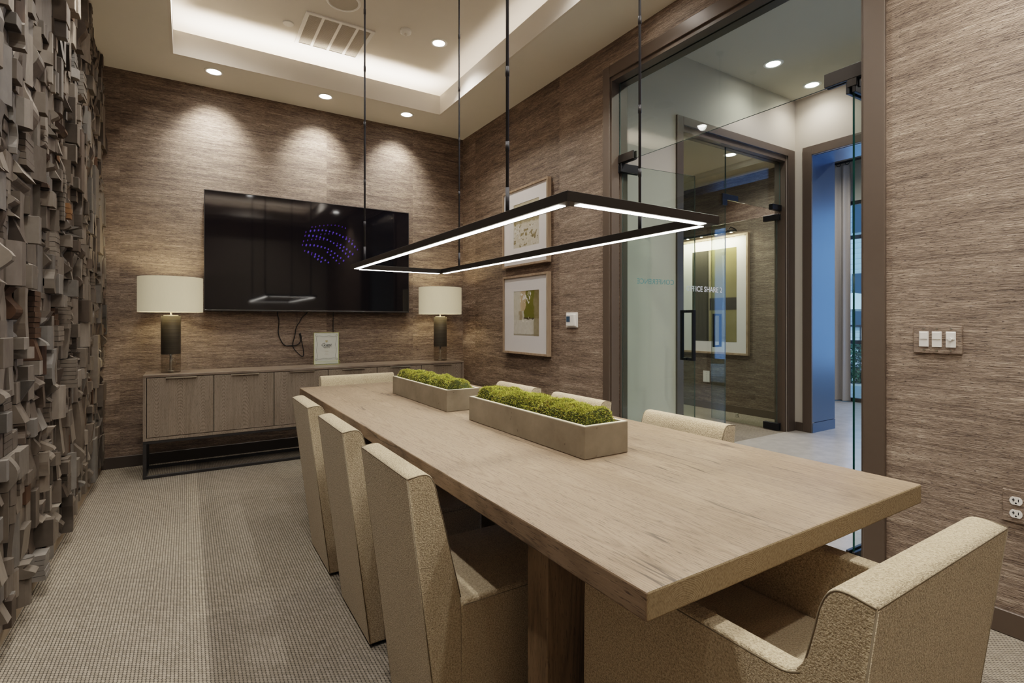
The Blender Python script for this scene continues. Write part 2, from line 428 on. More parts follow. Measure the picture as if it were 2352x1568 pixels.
# ------------------------------------------------------------------ room constants
XL, XR, YB, YF, ZC = -.602, 2.667, 5.297, -1.6, 3.262
TX0, TX1, TY0, TY1, ZL, ZU = -.086, 2.145, -1.07, 4.77, 3.447, 3.60
DY0, DY1, DZ = 1.166, 2.863, 3.0           # clear opening of the glazed doorway in the right wall
XW = 2.82                                  # outer face of that wall

# ------------------------------------------------------------------ room shell
struct('floor', M['carpet'], lambda b: box(b, XL - .1, XR + .04, YF - .1, YB + .1, -.05, 0), 'ribbed beige looped carpet of the meeting room')
struct('wall_back', M['back_wall'], lambda b: box(b, XL - .1, XW, YB, YB + .12, 0, 3.75), 'brown grasscloth wall behind the television')
def f(b):
    box(b, XR, XW, DY1, YB, 0, 3.75); box(b, XR, XW, YF, DY0, 0, 3.75); box(b, XR, XW, DY0, DY1, DZ + .02, 3.75)
struct('wall_right', M['right_wall'], f, 'brown grasscloth wall with the glazed doorway')
struct('wall_left', M['white_wall'], lambda b: box(b, XL - .12, XL, YF, YB, 0, 3.75), 'left wall behind the wooden relief')
struct('wall_front', M['white_wall'], lambda b: box(b, XL - .12, XW, YF - .12, YF, 0, 3.75), 'wall behind the camera')
def f(b):
    z0, z1 = ZC, ZC + .03
    q = .02
    box(b, XL, TX0 - q, YF, YB, z0, z1); box(b, TX1 + q, XR, YF, YB, z0, z1)
    box(b, TX0 - q, TX1 + q, TY1 + q, YB, z0, z1); box(b, TX0 - q, TX1 + q, YF, TY0 - q, z0, z1)
struct('ceiling', M['ceiling'], f, 'beige lowered ceiling border around the tray')
def f(b):
    w = .02
    box(b, TX0 - w, TX0, TY0 - w, TY1 + w, ZC, ZL); box(b, TX1, TX1 + w, TY0 - w, TY1 + w, ZC, ZL)
    box(b, TX0, TX1, TY1, TY1 + w, ZC, ZL); box(b, TX0, TX1, TY0 - w, TY0, ZC, ZL)
struct('trim_1', M['tray'], f, 'upright lip of the ceiling tray hiding the cove light')
def f(b):
    box(b, XL, XR, YF, YB, ZU, ZU + .04)
    e = .33
    box(b, TX0 - e - .02, TX0 - e, TY0 - e, TY1 + e, ZC + .03, ZU); box(b, TX1 + e, TX1 + e + .02, TY0 - e, TY1 + e, ZC + .03, ZU)
    box(b, TX0 - e, TX1 + e, TY1 + e, TY1 + e + .02, ZC + .03, ZU); box(b, TX0 - e, TX1 + e, TY0 - e - .02, TY0 - e, ZC + .03, ZU)
struct('ceiling_tray', M['tray'], f, 'raised upper ceiling inside the lit tray', 'ceiling')

def bb(x0, x1, y0, y1): return lambda b: box(b, x0, x1, y0, y1, 0, .093, .003, 1)
struct('baseboard_back', M['baseboard'], bb(XL + .02, XR, YB - .014, YB))
struct('baseboard_right', M['bronze'], bb(XR - .014, XR, YF, 1.077))
struct('baseboard_right_far', M['bronze'], bb(XR - .014, XR, 2.936, YB - .014), None, 'baseboard')

# door casing of the glazed opening: face trim, reveal and rebate
def f(b):
    ca = .018
    for (y0, y1) in ((2.863, 2.936), (1.077, 1.166)): box(b, XR - ca, XR, y0, y1, 0, 3.087, .003, 1)
    box(b, XR - ca, XR, 1.166, 2.863, 3.0, 3.087, .003, 1)
    for (y0, y1) in ((2.863 - .012, 2.863), (1.166, 1.178)):
        box(b, XR - .004, 2.736, y0, y1, 0, 3.0); box(b, 2.752, XW, y0, y1, 0, 3.0)
    box(b, XR - .004, 2.736, 1.178, 2.851, 2.97, 3.02); box(b, 2.752, XW, 1.178, 2.851, 2.97, 3.02)
    box(b, 2.736, 2.752, 1.166, 2.863, 2.978, 3.02)
    for (y0, y1) in ((2.863, 2.936), (1.077, 1.166)): box(b, XW, XW + .018, y0, y1, 0, 3.087, .003, 1)
    box(b, XW, XW + .018, 1.166, 2.863, 3.0, 3.087, .003, 1)
struct('trim_2', M['bronze'], f, 'bronze metal casing around the glazed doorway')

def pane(b, c0, c1, z0, z1, th=.010):
    """upright glass panel between floor points c0 and c1; faces 0 glass, rim 1"""
    p0 = Vector((*c0, 0)); p1 = Vector((*c1, 0)); d = (p1 - p0).normalized(); n = Vector((-d.y, d.x, 0)) * th / 2
    q = [p0 - n, p1 - n, p1 + n, p0 + n]
    lo = [b.verts.new((v.x, v.y, z0)) for v in q]; hi = [b.verts.new((v.x, v.y, z1)) for v in q]
    for i in range(4):
        j = (i + 1) % 4; fc = b.faces.new((lo[i], lo[j], hi[j], hi[i])); fc.material_index = 0 if i in (0, 2) else 1
    for fc in (b.faces.new(lo[::-1]), b.faces.new(hi)): fc.material_index = 1

# transom glass over the door leaves
XG = 2.744
tr = thing('window_1', 'clear glass transom filling the top of the brown doorway', 'window', (XG, 2.0, 2.37)); tr['kind'] = 'structure'
part('pane', [M['glass'], M['pane_edge']], tr, lambda b: pane(b, (XG, 1.18), (XG, 2.849), 2.376, 2.976))
part('patch_fitting', M['pendant'], tr, lambda b: (box(b, XG - .022, XG - .007, 2.695, 2.845, 2.372, 2.432, .002, 1), box(b, XG + .007, XG + .022, 2.695, 2.845, 2.372, 2.432, .002, 1), box(b, XG - .01, XG + .01, 2.695, 2.845, 2.366, 2.375)), 'dark patch fitting at the left hinge')
part('patch_fitting', M['pendant'], tr, lambda b: (box(b, XG - .022, XG - .007, 1.18, 1.375, 2.372, 2.44, .002, 1), box(b, XG + .007, XG + .022, 1.18, 1.375, 2.372, 2.44, .002, 1), box(b, XG - .022, XG - .007, 1.225, 1.268, 2.335, 2.372, .001, 1), box(b, XG + .007, XG + .022, 1.225, 1.268, 2.335, 2.372, .001, 1)), 'dark patch fitting at the right hinge')

def glass_leaf(name, hinge, free, label, handle=True):
    hx, hy = hinge; d = Vector((free[0] - hx, free[1] - hy, 0)); L = d.length; ang = math.atan2(d.y, d.x)
    root = thing(name, label, 'door', (0, 0, 0)); root['kind'] = 'structure'
    def rot(b):
        bmesh.ops.rotate(b, verts=b.verts, cent=(0, 0, 0), matrix=Matrix.Rotation(ang, 3, 'Z'))
        bmesh.ops.translate(b, verts=b.verts, vec=(hx, hy, 0))
    def mk(nm, mat, fn, lab=None, par=root):
        b = bmesh.new(); fn(b); rot(b); return obj(nm, b, mat, par, lab)
    mk('pane', [M['glass'], M['glass_edge' if name == 'door_2' else 'pane_edge']], lambda b: pane(b, (0, 0), (L, 0), .012, 2.365))
    mk('patch_fitting', M['black'], lambda b: (box(b, -.03, .15, -.022, -.0065, 2.305, 2.368, .002, 1), box(b, -.03, .15, .0065, .022, 2.305, 2.368, .002, 1)), 'upper hinge patch')
    mk('patch_fitting', M['black'], lambda b: (box(b, -.03, .15, -.022, -.0065, .01, .085, .002, 1), box(b, -.03, .15, .0065, .022, .01, .085, .002, 1)), 'lower hinge patch')
    if handle:
        def h(b):
            for s in (-1, 1):
                y0 = s * .0065; y1 = s * .072
                x = L - .075
                box(b, x - .013, x + .013, min(y1, y1 - s * .02), max(y1, y1 - s * .02), .885, 1.288, .0015, 1)
                for z in (.885, 1.266): box(b, x - .011, x + .011, min(y0, y1 - s * .02), max(y0, y1 - s * .02), z, z + .022, .0015, 1)
        mk('handle', M['black'], h)
    return root, ang, L
d1, a1, L1 = glass_leaf('door_1', (2.755, 2.832), (3.470, 2.752), 'open glass door leaf lettered conference, hinged on the left jamb')
xd = Vector((math.cos(a1), math.sin(a1), 0)); nrm = Vector((-xd.y, xd.x, 0))
text_obj('lettering', 'CONFERENCE', .056, M['letter_blue'], d1, Vector((2.755, 2.832, 1.502)) + xd * .325 + nrm * .0075, -xd, (0, 0, 1), .0004, 0, 'CENTER', 1.05, .0003)
d2, a2, L2 = glass_leaf('door_2', (2.755, 1.252), (3.50, 1.236), 'open glass door leaf with green edge, hinged on the right jamb')

# ------------------------------------------------------------------ reclaimed-wood relief on the left wall
random.seed(11)
relief = thing('wood_relief', 'wall-high relief of stacked reclaimed wood offcuts covering the left wall', 'wall art', (XL, 3., 0))
RY0, RY1, RZ0, RZ1 = .5, 5.287, .075, 3.252
part('backing_board', M['backing'], relief, lambda b: box(b, XL + .001, XL + .022, RY0, RY1, .0, RZ1))
cells = []
def split(y0, y1, z0, z1):
    w, h = y1 - y0, z1 - z0
    area = w * h
    if (area < .016 and random.random() < .42) or area < .0062 or w < .045 or h < .055:
        cells.append((y0, y1, z0, z1)); return
    if w < .16 and h < .60 and w > .04 and random.random() < .16:
        cells.append((y0, y1, z0, z1)); return
    k = random.uniform(.34, .66)
    vert = (w * 1.7 > h) if random.random() < .85 else random.random() < .5
    if w < .055: vert = False
    if h < .07: vert = True
    if vert: split(y0, y0 + w * k, z0, z1); split(y0 + w * k, y1, z0, z1)
    else: split(y0, y1, z0, z0 + h * k); split(y0, y1, z0 + h * k, z1)
zrows = [RZ0, .72, 1.33, 1.95, 2.55, RZ1]; yrows = [RY0, 1.3, 2.1, 2.9, 3.7, 4.5, RY1]
for za, zb_ in zip(zrows, zrows[1:]):
    for ya, yb_ in zip(yrows, yrows[1:]): split(ya, yb_, za, zb_)
PAL = [((.152, .127, .104), 6), ((.176, .150, .124), 6), ((.126, .105, .087), 4), ((.205, .178, .150), 3), ((.086, .067, .053), 1.7), ((.075, .043, .026), .9), ((.165, .151, .136), 4), ((.20, .105, .045), .15)]
def block(bm, cell):
    y0, y1, z0, z1 = cell; g = .0012
    y0 += g; y1 -= g; z0 += g; z1 -= g; w = y1 - y0; h = z1 - z0
    x0 = XL + .023; D = random.choice((.010, .016, .022, .03, .036, .045, .055, .066)) * random.uniform(.85, 1.15) * (1 if y0 < 4.3 else .62)
    k = random.random(); x1 = x0 + D
    tall = h > w * 1.5
    if k < .32:
        fs = box(bm, x0, x1, y0, y1, z0, z1, .0015, 1)
    elif k < .43:      # face sloping along z
        q = random.uniform(.25, .7); a, b_ = (D, D * q) if random.random() < .5 else (D * q, D)
        prism(bm, [(x0, z0), (x0 + a, z0), (x0 + b_, z1), (x0, z1)], y0, y1, 1, 0)
    elif k < .51:      # face sloping along y
        q = random.uniform(.25, .7); a, b_ = (D, D * q) if random.random() < .5 else (D * q, D)
        prism(bm, [(x0, y0), (x0 + a, y0), (x0 + b_, y1), (x0, y1)], z0, z1, 2, 0)
    elif k < .72:      # corbel: front profile curving with height
        n = 10; A = random.uniform(.25, .45); ph = random.choice((0, PI, PI / 2, 1.5 * PI)); cyc = random.choice((.5, 1, 1, 1.3))
        pr = [(x0 + D * (1 - A + A * math.sin(ph + 2 * PI * cyc * i / n)), z0 + h * i / n) for i in range(n + 1)]
        prism(bm, [(x0, z0)] + pr + [(x0, z1)], y0, y1, 1, 0)
    elif k < .90 and tall:   # fret-cut strip with curved sides
        n = 10; amp = w * .32; ph = random.uniform(0, 2 * PI); cyc = random.choice((.5, .8, 1)); th = w * random.uniform(.3, .48)
        cy_ = (y0 + y1) / 2
        mid = [(cy_ + (amp * .9) * math.sin(ph + 2 * PI * cyc * i / n), z0 + h * i / n) for i in range(n + 1)]
        L_ = [(max(y0, a - th), b_) for a, b_ in mid]; Rr = [(min(y1, a + th), b_) for a, b_ in mid]
        prism(bm, L_ + Rr[::-1], x0, x1, 0, 0)
        box(bm, x0, x0 + D * .3, y0, y1, z0, z1)
    elif k < .95:      # half round
        n = 8; prism(bm, [((y0 + y1) / 2 - w / 2 * math.cos(PI * i / n), 0) for i in range(0)] or [(x0 + D * math.sin(PI * i / n) * .9 + .002, (y0 + y1) / 2 - w / 2 * math.cos(PI * i / n)) for i in range(n + 1)], z0, z1, 2, 0)
    else:              # stack of slats
        m = max(2, int(h / .022)); 
        for i in range(m):
            box(bm, x0, x1 * 1 - random.uniform(0, .006), y0, y1, z0 + h * i / m, z0 + h * (i + 1) / m - .002)
def make_blocks(name, cs, kind=None):
    verts, faces, cols = [], [], []
    for c in cs:
        bm = bmesh.new(); block(bm, c); bmesh.ops.recalc_face_normals(bm, faces=bm.faces); bm.verts.index_update()
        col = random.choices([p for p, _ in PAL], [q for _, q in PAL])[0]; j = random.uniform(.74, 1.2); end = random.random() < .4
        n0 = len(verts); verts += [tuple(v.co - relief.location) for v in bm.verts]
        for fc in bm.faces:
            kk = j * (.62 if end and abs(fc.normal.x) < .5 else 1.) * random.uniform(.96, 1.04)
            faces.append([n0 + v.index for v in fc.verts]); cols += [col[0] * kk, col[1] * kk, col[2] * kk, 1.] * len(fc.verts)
        bm.free()
    me = bpy.data.meshes.new(name); me.from_pydata(verts, [], faces)
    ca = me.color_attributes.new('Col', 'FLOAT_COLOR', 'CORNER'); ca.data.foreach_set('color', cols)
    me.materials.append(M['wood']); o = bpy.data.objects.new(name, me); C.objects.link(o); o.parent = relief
    if kind: o['kind'] = kind
    return o
def seen(c):
    y = (c[0] + c[1]) / 2; z = (c[2] + c[3]) / 2
    dx, dy = XL + .06, y
    dep = dx * math.sin(R_(YAW)) + dy * math.cos(R_(YAW)); u = 1176 + FPX * (dx * math.cos(R_(YAW)) - dy * math.sin(R_(YAW))) / max(dep, .1)
    v = CY - FPX * (z - H) / max(dep, .1)
    if u < 5 or v < 5 or v > 1560 or dep < .3: return 0
    return ((c[1] - c[0]) * .35 + .05) * (c[3] - c[2]) / dep ** 2
cells.sort(key=seen, reverse=True)
for c in cells[:100]: make_blocks('wood_block', [c])
make_blocks('wood_block', cells[100:], 'stuff')

# ------------------------------------------------------------------ ceiling fixtures
lensdir = []
def downlight(x, y, z, label, group, power=38, spot=95, r=.062, blend=.75, col=(1, .955, .895), tilt=0):
    t = thing('recessed_downlight', label, 'ceiling light', (x, y, z), 0, group)
    def ring(b): lathe(b, (x, y, z), [(r * .80, .0005), (r * .84, -.005), (r * 1.12, -.005), (r * 1.18, -.0005)], 28)
    part('trim_ring', M['white_plastic'], t, ring)
    def lens(b):
        rr = lathe(b, (x, y, z), [(r * .80, -.002), (r * .4, -.003), (.004, -.0033)], 28); b.faces.new(rr[-1])
    part('lens', M['lens'], t, lens)
    if power: light('SPOT', (x, y, z - .012), power, col, (R_(tilt), 0, 0), t, spot_size=R_(spot), spot_blend=blend, shadow_soft_size=.045)
    return t
g = 'downlights along the television wall'
downlight(.193, 4.94, ZC, 'leftmost of three round downlights above the television wall', g, 60, 76, blend=1., tilt=33)
downlight(1.081, 4.94, ZC, 'middle one of three round downlights above the television wall', g, 60, 76, blend=1., tilt=33)
downlight(1.862, 4.94, ZC, 'rightmost of three round downlights above the television wall', g, 60, 76, blend=1., tilt=33)
downlight(1.846, 4.124, ZU, 'round downlight in the raised ceiling beside the smoke detector', None, 45, 120)
# unseen downlights added to fill the room; first one known from a reflection
gg = 'room downlights out of view'
for (x, y, z, p) in ((.12, 4.15, ZU, 30), (.12, 1.4, ZU, 55), (1.85, 2.2, ZU, 50), (.12, .1, ZU, 12), (1.85, .3, ZU, 80), (1.03, -.6, ZU, 50)):
    downlight(x, y, z, 'round recessed downlight above the table, unseen, fills the room with light', gg, p, 150)
for (x, y, p) in ((-.34, 3.7, 30), (-.34, 2.6, 38), (-.34, 1.5, 34), (2.40, 2.3, 36), (2.40, .35, 62)):  # unseen wall washers added to brighten the side walls
    downlight(x, y, ZC, 'round recessed downlight washing a side wall, unseen, added to brighten it', gg, p, 100)

# cove light hidden behind the lip: real strips with lamps
def strip(x0, x1, y0, y1, P, lx, ly, rz):
    light('AREA', ((x0 + x1) / 2, (y0 + y1) / 2, ZC + .10), P, (1, .90, .81), (PI, 0, rz), None, shape='RECTANGLE', size=lx, size_y=ly)
strip(TX0, TX1, TY1 + .09, TY1 + .09, 8, TX1 - TX0, .07, 0)
strip(TX0 - .09, TX0 - .09, TY0, TY1, 6.5, .07, TY1 - TY0, 0)
strip(TX1 + .09, TX1 + .09, TY0, TY1, 4.5, .07, TY1 - TY0, 0)
strip(TX0, TX1, TY0 - .09, TY0 - .09, 5.5, TX1 - TX0, .07, 0)

# return-air grille
t = thing('ceiling_vent', 'square white return air grille in the raised ceiling', 'vent', (1.055, 4.50, ZU))
def f(b):
    x0, x1, y0, y1, z = .785, 1.325, 4.235, 4.765, ZU
    w = .028
    for q in ((x0, x1, y0, y0 + w), (x0, x1, y1 - w, y1), (x0, x0 + w, y0 + w, y1 - w), (x1 - w, x1, y0 + w, y1 - w)): box(b, *q, z - .012, z - .0005, .001, 1)
part('frame', M['white_plastic'], t, f)
def f(b):
    for i in (1, 2, 3):
        x = .785 + .54 * i / 4; box(b, x - .011, x + .011, 4.26, 4.74, ZU - .011, ZU - .001, .002, 1)
part('divider', M['white_plastic'], t, f)
def f(b):
    for i in range(40):
        y = 4.265 + i * .012; box(b, .812, 1.298, y, y + .007, ZU - .007, ZU - .0005)
part('grille', M['grey_plastic'], t, f)
sp = thing('ceiling_speaker', 'round flush speaker grille at the top edge of the raised ceiling', 'speaker', (1.0, 3.97, ZU))
part('rim', M['white_plastic'], sp, lambda b: lathe(b, (1.0, 3.97, ZU), [(.105, -.0005), (.107, -.007), (.122, -.007), (.126, -.0005)], 40))
def f(b):
    rr = lathe(b, (1.0, 3.97, ZU), [(.106, -.004), (.05, -.005), (.003, -.005)], 40); b.faces.new(rr[-1])
part('grille', M['grey_plastic'], sp, f)
sc = thing('sprinkler_cover', 'small flat white disc on the ceiling left of the air grille', 'sprinkler', (.695, 4.493, ZU))
part('plate', M['white_plastic'], sc, lambda b: b.faces.new(lathe(b, (.695, 4.493, ZU), [(.042, -.0005), (.042, -.006), (.038, -.010)], 28)[-1]))
sd = thing('smoke_detector', 'small white round smoke detector right of the air grille', 'smoke detector', (1.533, 4.086, ZU))
part('body', M['white_plastic'], sd, lambda b: b.faces.new(lathe(b, (1.533, 4.086, ZU), [(.044, -.0005), (.046, -.012), (.043, -.026), (.030, -.032)], 28)[-1]))
part('sensor', M['nickel'], sd, lambda b: b.faces.new(lathe(b, (1.533, 4.086, ZU - .032), [(.016, -.0005), (.014, -.008), (.008, -.012)], 16)[-1]))

# ------------------------------------------------------------------ rectangular LED pendant
PX0, PX1, PY0, PY1, PZ = .845, 1.473, 1.072, 3.20, 1.515
pd = thing('pendant_light', 'rectangular black linear LED pendant on four thin rods above the table', 'pendant light', ((PX0 + PX1) / 2, (PY0 + PY1) / 2, ZU))
PW, PH = .046, .028
def bar(poly): return lambda b: prism(b, poly, PZ, PZ + PH, 2, .001, 1)
part('bar', M['pendant'], pd, bar([(PX0, PY0), (PX0 + PW, PY0 + PW), (PX0 + PW, PY1 - PW), (PX0, PY1)]))
part('bar', M['pendant'], pd, bar([(PX1, PY0), (PX1, PY1), (PX1 - PW, PY1 - PW), (PX1 - PW, PY0 + PW)]))
part('bar', M['pendant'], pd, bar([(PX0, PY0), (PX1, PY0), (PX1 - PW, PY0 + PW), (PX0 + PW, PY0 + PW)]))
part('bar', M['pendant'], pd, bar([(PX0, PY1), (PX0 + PW, PY1 - PW), (PX1 - PW, PY1 - PW), (PX1, PY1)]))
e = .052; s0, s1 = .011, .035
for q in ((PX0 + s0, PX0 + s1, PY0 + e, PY1 - e), (PX1 - s1, PX1 - s0, PY0 + e, PY1 - e), (PX0 + e, PX1 - e, PY0 + s0, PY0 + s1), (PX0 + e, PX1 - e, PY1 - s1, PY1 - s0)):
    part('light_strip', M['led'], pd, lambda b, q=q: box(b, *q, PZ - .0012, PZ + .002))
for (x, y) in ((.872, 2.985), (1.450, 2.93), (.872, 1.415), (1.450, 1.40)):
    rd = part('rod', M['rod'], pd, lambda b: cyl(b, (x, y, PZ + PH), (x, y, ZU - .02), .0052, None, 12))
    for z, q in ((PZ + PH, .085), (1.745, .03), (1.985, .03), (2.32, .03), (2.64, .03), (2.97, .03), (3.3, .03)):
        part('coupling', M['rod'], rd, lambda b: cyl(b, (x, y, z), (x, y, z + q), .0066, None, 12))
    part('canopy', M['pendant'], pd, lambda b: cyl(b, (x, y, ZU - .02), (x, y, ZU - .001), .03, None, 20))

# ------------------------------------------------------------------ conference table
TZ, TT = .76, .051
AX0, AX1, AY0, AY1 = .632, 1.679, .595, 3.643
tb = thing('conference_table', 'long bleached oak conference table with thick plank top', 'table', ((AX0 + AX1) / 2, (AY0 + AY1) / 2, 0))
def f(b):
    box(b, AX0, AX1, AY0, AY1, TZ - TT, TZ, .004, 2)
    b.normal_update()
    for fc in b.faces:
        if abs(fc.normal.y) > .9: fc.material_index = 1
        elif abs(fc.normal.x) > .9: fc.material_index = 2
part('tabletop', [M['oak'], M['oak_end'], M['oak_shaded_side']], tb, f)
for y0 in (1.031, 3.12):
    part('leg', M['oak_leg'], tb, lambda b: box(b, .75, 1.56, y0, y0 + .088, 0, TZ - TT, .003, 1))

# ------------------------------------------------------------------ chairs
def chaikin(p, it=2, sharp=()):
    """round a closed profile; points near the floor or listed in sharp stay corners"""
    p = [(y, z, z < .05 or (y, z) in sharp) for y, z in p]
    for _ in range(it):
        q = []
        for i in range(len(p)):
            a, b, c = p[i - 1], p[i], p[(i + 1) % len(p)]
            if b[2]: q.append(b)
            else:
                q.append((b[0] * .75 + a[0] * .25, b[1] * .75 + a[1] * .25, False)); q.append((b[0] * .75 + c[0] * .25, b[1] * .75 + c[1] * .25, False))
        p = q
    return [(y, z) for y, z, _ in p]
def chair_parts(root, w, arms=False):
    h = w / 2; F = M['fabric']
    back = [(0, .012), (-.099, .800), (-.062, .808), (-.036, .804), (-.020, .775), (-.010, .725), (.010, .650), (.030, .560), (.048, .490), (.055, .450), (.060, .012)]
    prof = chaikin(back, 2, ((-.099, .800),))
    def f(b):
        prism(b, prof, -h, h, 0, .007, 3)
        for fc in b.faces: fc.smooth = len(fc.verts) == 4 and fc.calc_area() < .02
    bk = part('backrest', F, root, f)
    front = [(y, z) for y, z in prof if (y > -.09 and z > .46)]
    for s in (-1, 1):
        part('piping', M['piping'], bk, lambda b: tube(b, [(s * (h - .0012), -.0975, .7995)] + [(s * (h - .0012), y - .002, z - .002) for y, z in front], .0015, 6))
        part('piping', M['piping'], bk, lambda b: tube(b, [(s * (h - .0024), .0008, .02), (s * (h - .0024), -.0975, .796)], .0015, 6))
    part('piping', M['piping'], bk, lambda b: tube(b, [(-h + .004, -.0975, .7985), (h - .004, -.0975, .7985)], .0019, 6))
    d = .53 if arms else .47
    si = h - .046 if arms else h
    sz = .475 if arms else .452
    def f(b): prism(b, [(.050, .012), (.050, sz - .012), (.075, sz), (d - .03, sz), (d - .008, sz - .012), (d, sz - .035), (d, .012)], -si + .001, si - .001, 0, .012, 3)
    st = part('seat', F, root, f)
    if not arms:
        for s in (-1, 1): part('piping', M['piping'], st, lambda b: tube(b, [(s * (h - .0015), .06, sz - .014), (s * (h - .0015), d - .02, sz - .014)], .0014, 6))
    if arms:
        arm = [(.004, .012), (-.058, .52), (-.03, .69), (-.006, .690), (.010, .658), (.028, .645), (.060, .645), (d - .02, .645), (d, .63), (d, .012)]
        for s in (-1, 1):
            a0, a1_ = sorted((s * (h + .0006), s * (h - .046)))
            am = part('arm', F, root, lambda b: prism(b, chaikin(arm, 2), a0, a1_, 0, .007, 3, 0, lambda c: c.y > .012 and c.z > .1))
            def f(b):
                for x in (s * (h - .0005),): tube(b, [(x, .008, .652), (x, .03, .640), (x, .06, .638), (x, d - .03, .638), (x, d - .006, .62)], .0017, 6, False, 2)
            part('piping', M['piping'], am, f)
    part('base', M['black'], root, lambda b: box(b, -h + .012, h - .012, .012, d - .012, 0, .0125))

c0 = thing('side_chair', 'beige boucle armless chair nearest the camera on the left side of the table', 'chair', (0, 0, 0), 0, 'armless chairs along the table sides')
chair_parts(c0, .41)
c0.location = (.570, 1.450, 0); c0.rotation_euler = (0, 0, -PI / 2)
dup(c0, (.570, 2.090, 0), -PI / 2, 'beige boucle armless chair in the middle of the left row of three')
dup(c0, (.570, 2.720, 0), -PI / 2, 'beige boucle armless chair farthest along the left row, nearest the sideboard')
dup(c0, (1.686, 1.430, 0), PI / 2, 'beige boucle armless chair across the table nearest the open glass doors')
dup(c0, (1.686, 2.115, 0), PI / 2, 'beige boucle armless chair across the table, seen over the near planter')
dup(c0, (1.686, 2.715, 0), PI / 2, 'beige boucle armless chair across the table, between the two planters')
a0 = thing('armchair', 'beige boucle armchair at the near end of the table, back to camera', 'chair', (0, 0, 0), 0, 'armchairs at the table ends')
chair_parts(a0, .54, True)
a0.location = (1.080, .437, 0)
dup(a0, (1.075, 3.80, 0), PI, 'beige boucle armchair at the far end of the table by the sideboard')

# ------------------------------------------------------------------ planters with moss
def planter(x0, x1, y0, y1, label):
    z0, z1 = TZ + .0005, TZ + .106; w = .016
    t = thing('planter', label, 'planter', ((x0 + x1) / 2, (y0 + y1) / 2, z0), 0, 'concrete trough planters on the table')
    def f(b):
        # trough: outer and inner shells
        o = [(x0, y0), (x1, y0), (x1, y1), (x0, y1)]; i = [(x0 + w, y0 + w), (x1 - w, y0 + w), (x1 - w, y1 - w), (x0 + w, y1 - w)]
        O0 = [b.verts.new((*p, z0)) for p in o]; O1 = [b.verts.new((*p, z1)) for p in o]
        I0 = [b.verts.new((*p, z0 + .03)) for p in i]; I1 = [b.verts.new((*p, z1)) for p in i]
        b.faces.new(O0[::-1]); b.faces.new(I0); rim = []
        for k in range(4):
            j = (k + 1) % 4
            b.faces.new((O0[k], O0[j], O1[j], O1[k])); rim.append(b.faces.new((O1[k], O1[j], I1[j], I1[k]))); b.faces.new((I1[k], I1[j], I0[j], I0[k]))
        for r in rim: r.material_index = 1
        es = [e_ for e_ in b.edges if all(v in O0 + O1 for v in e_.verts)]
        bmesh.ops.bevel(b, geom=es, offset=.003, segments=2, profile=.5, affect='EDGES')
    part('trough', [M['concrete'], M['concrete_rim']], t, f)
planter(1.064, 1.252, 1.262, 2.053, 'long grey concrete trough planter nearer the camera on the table')
planter(1.062, 1.246, 2.282, 3.054, 'long grey concrete trough planter farther along the table')

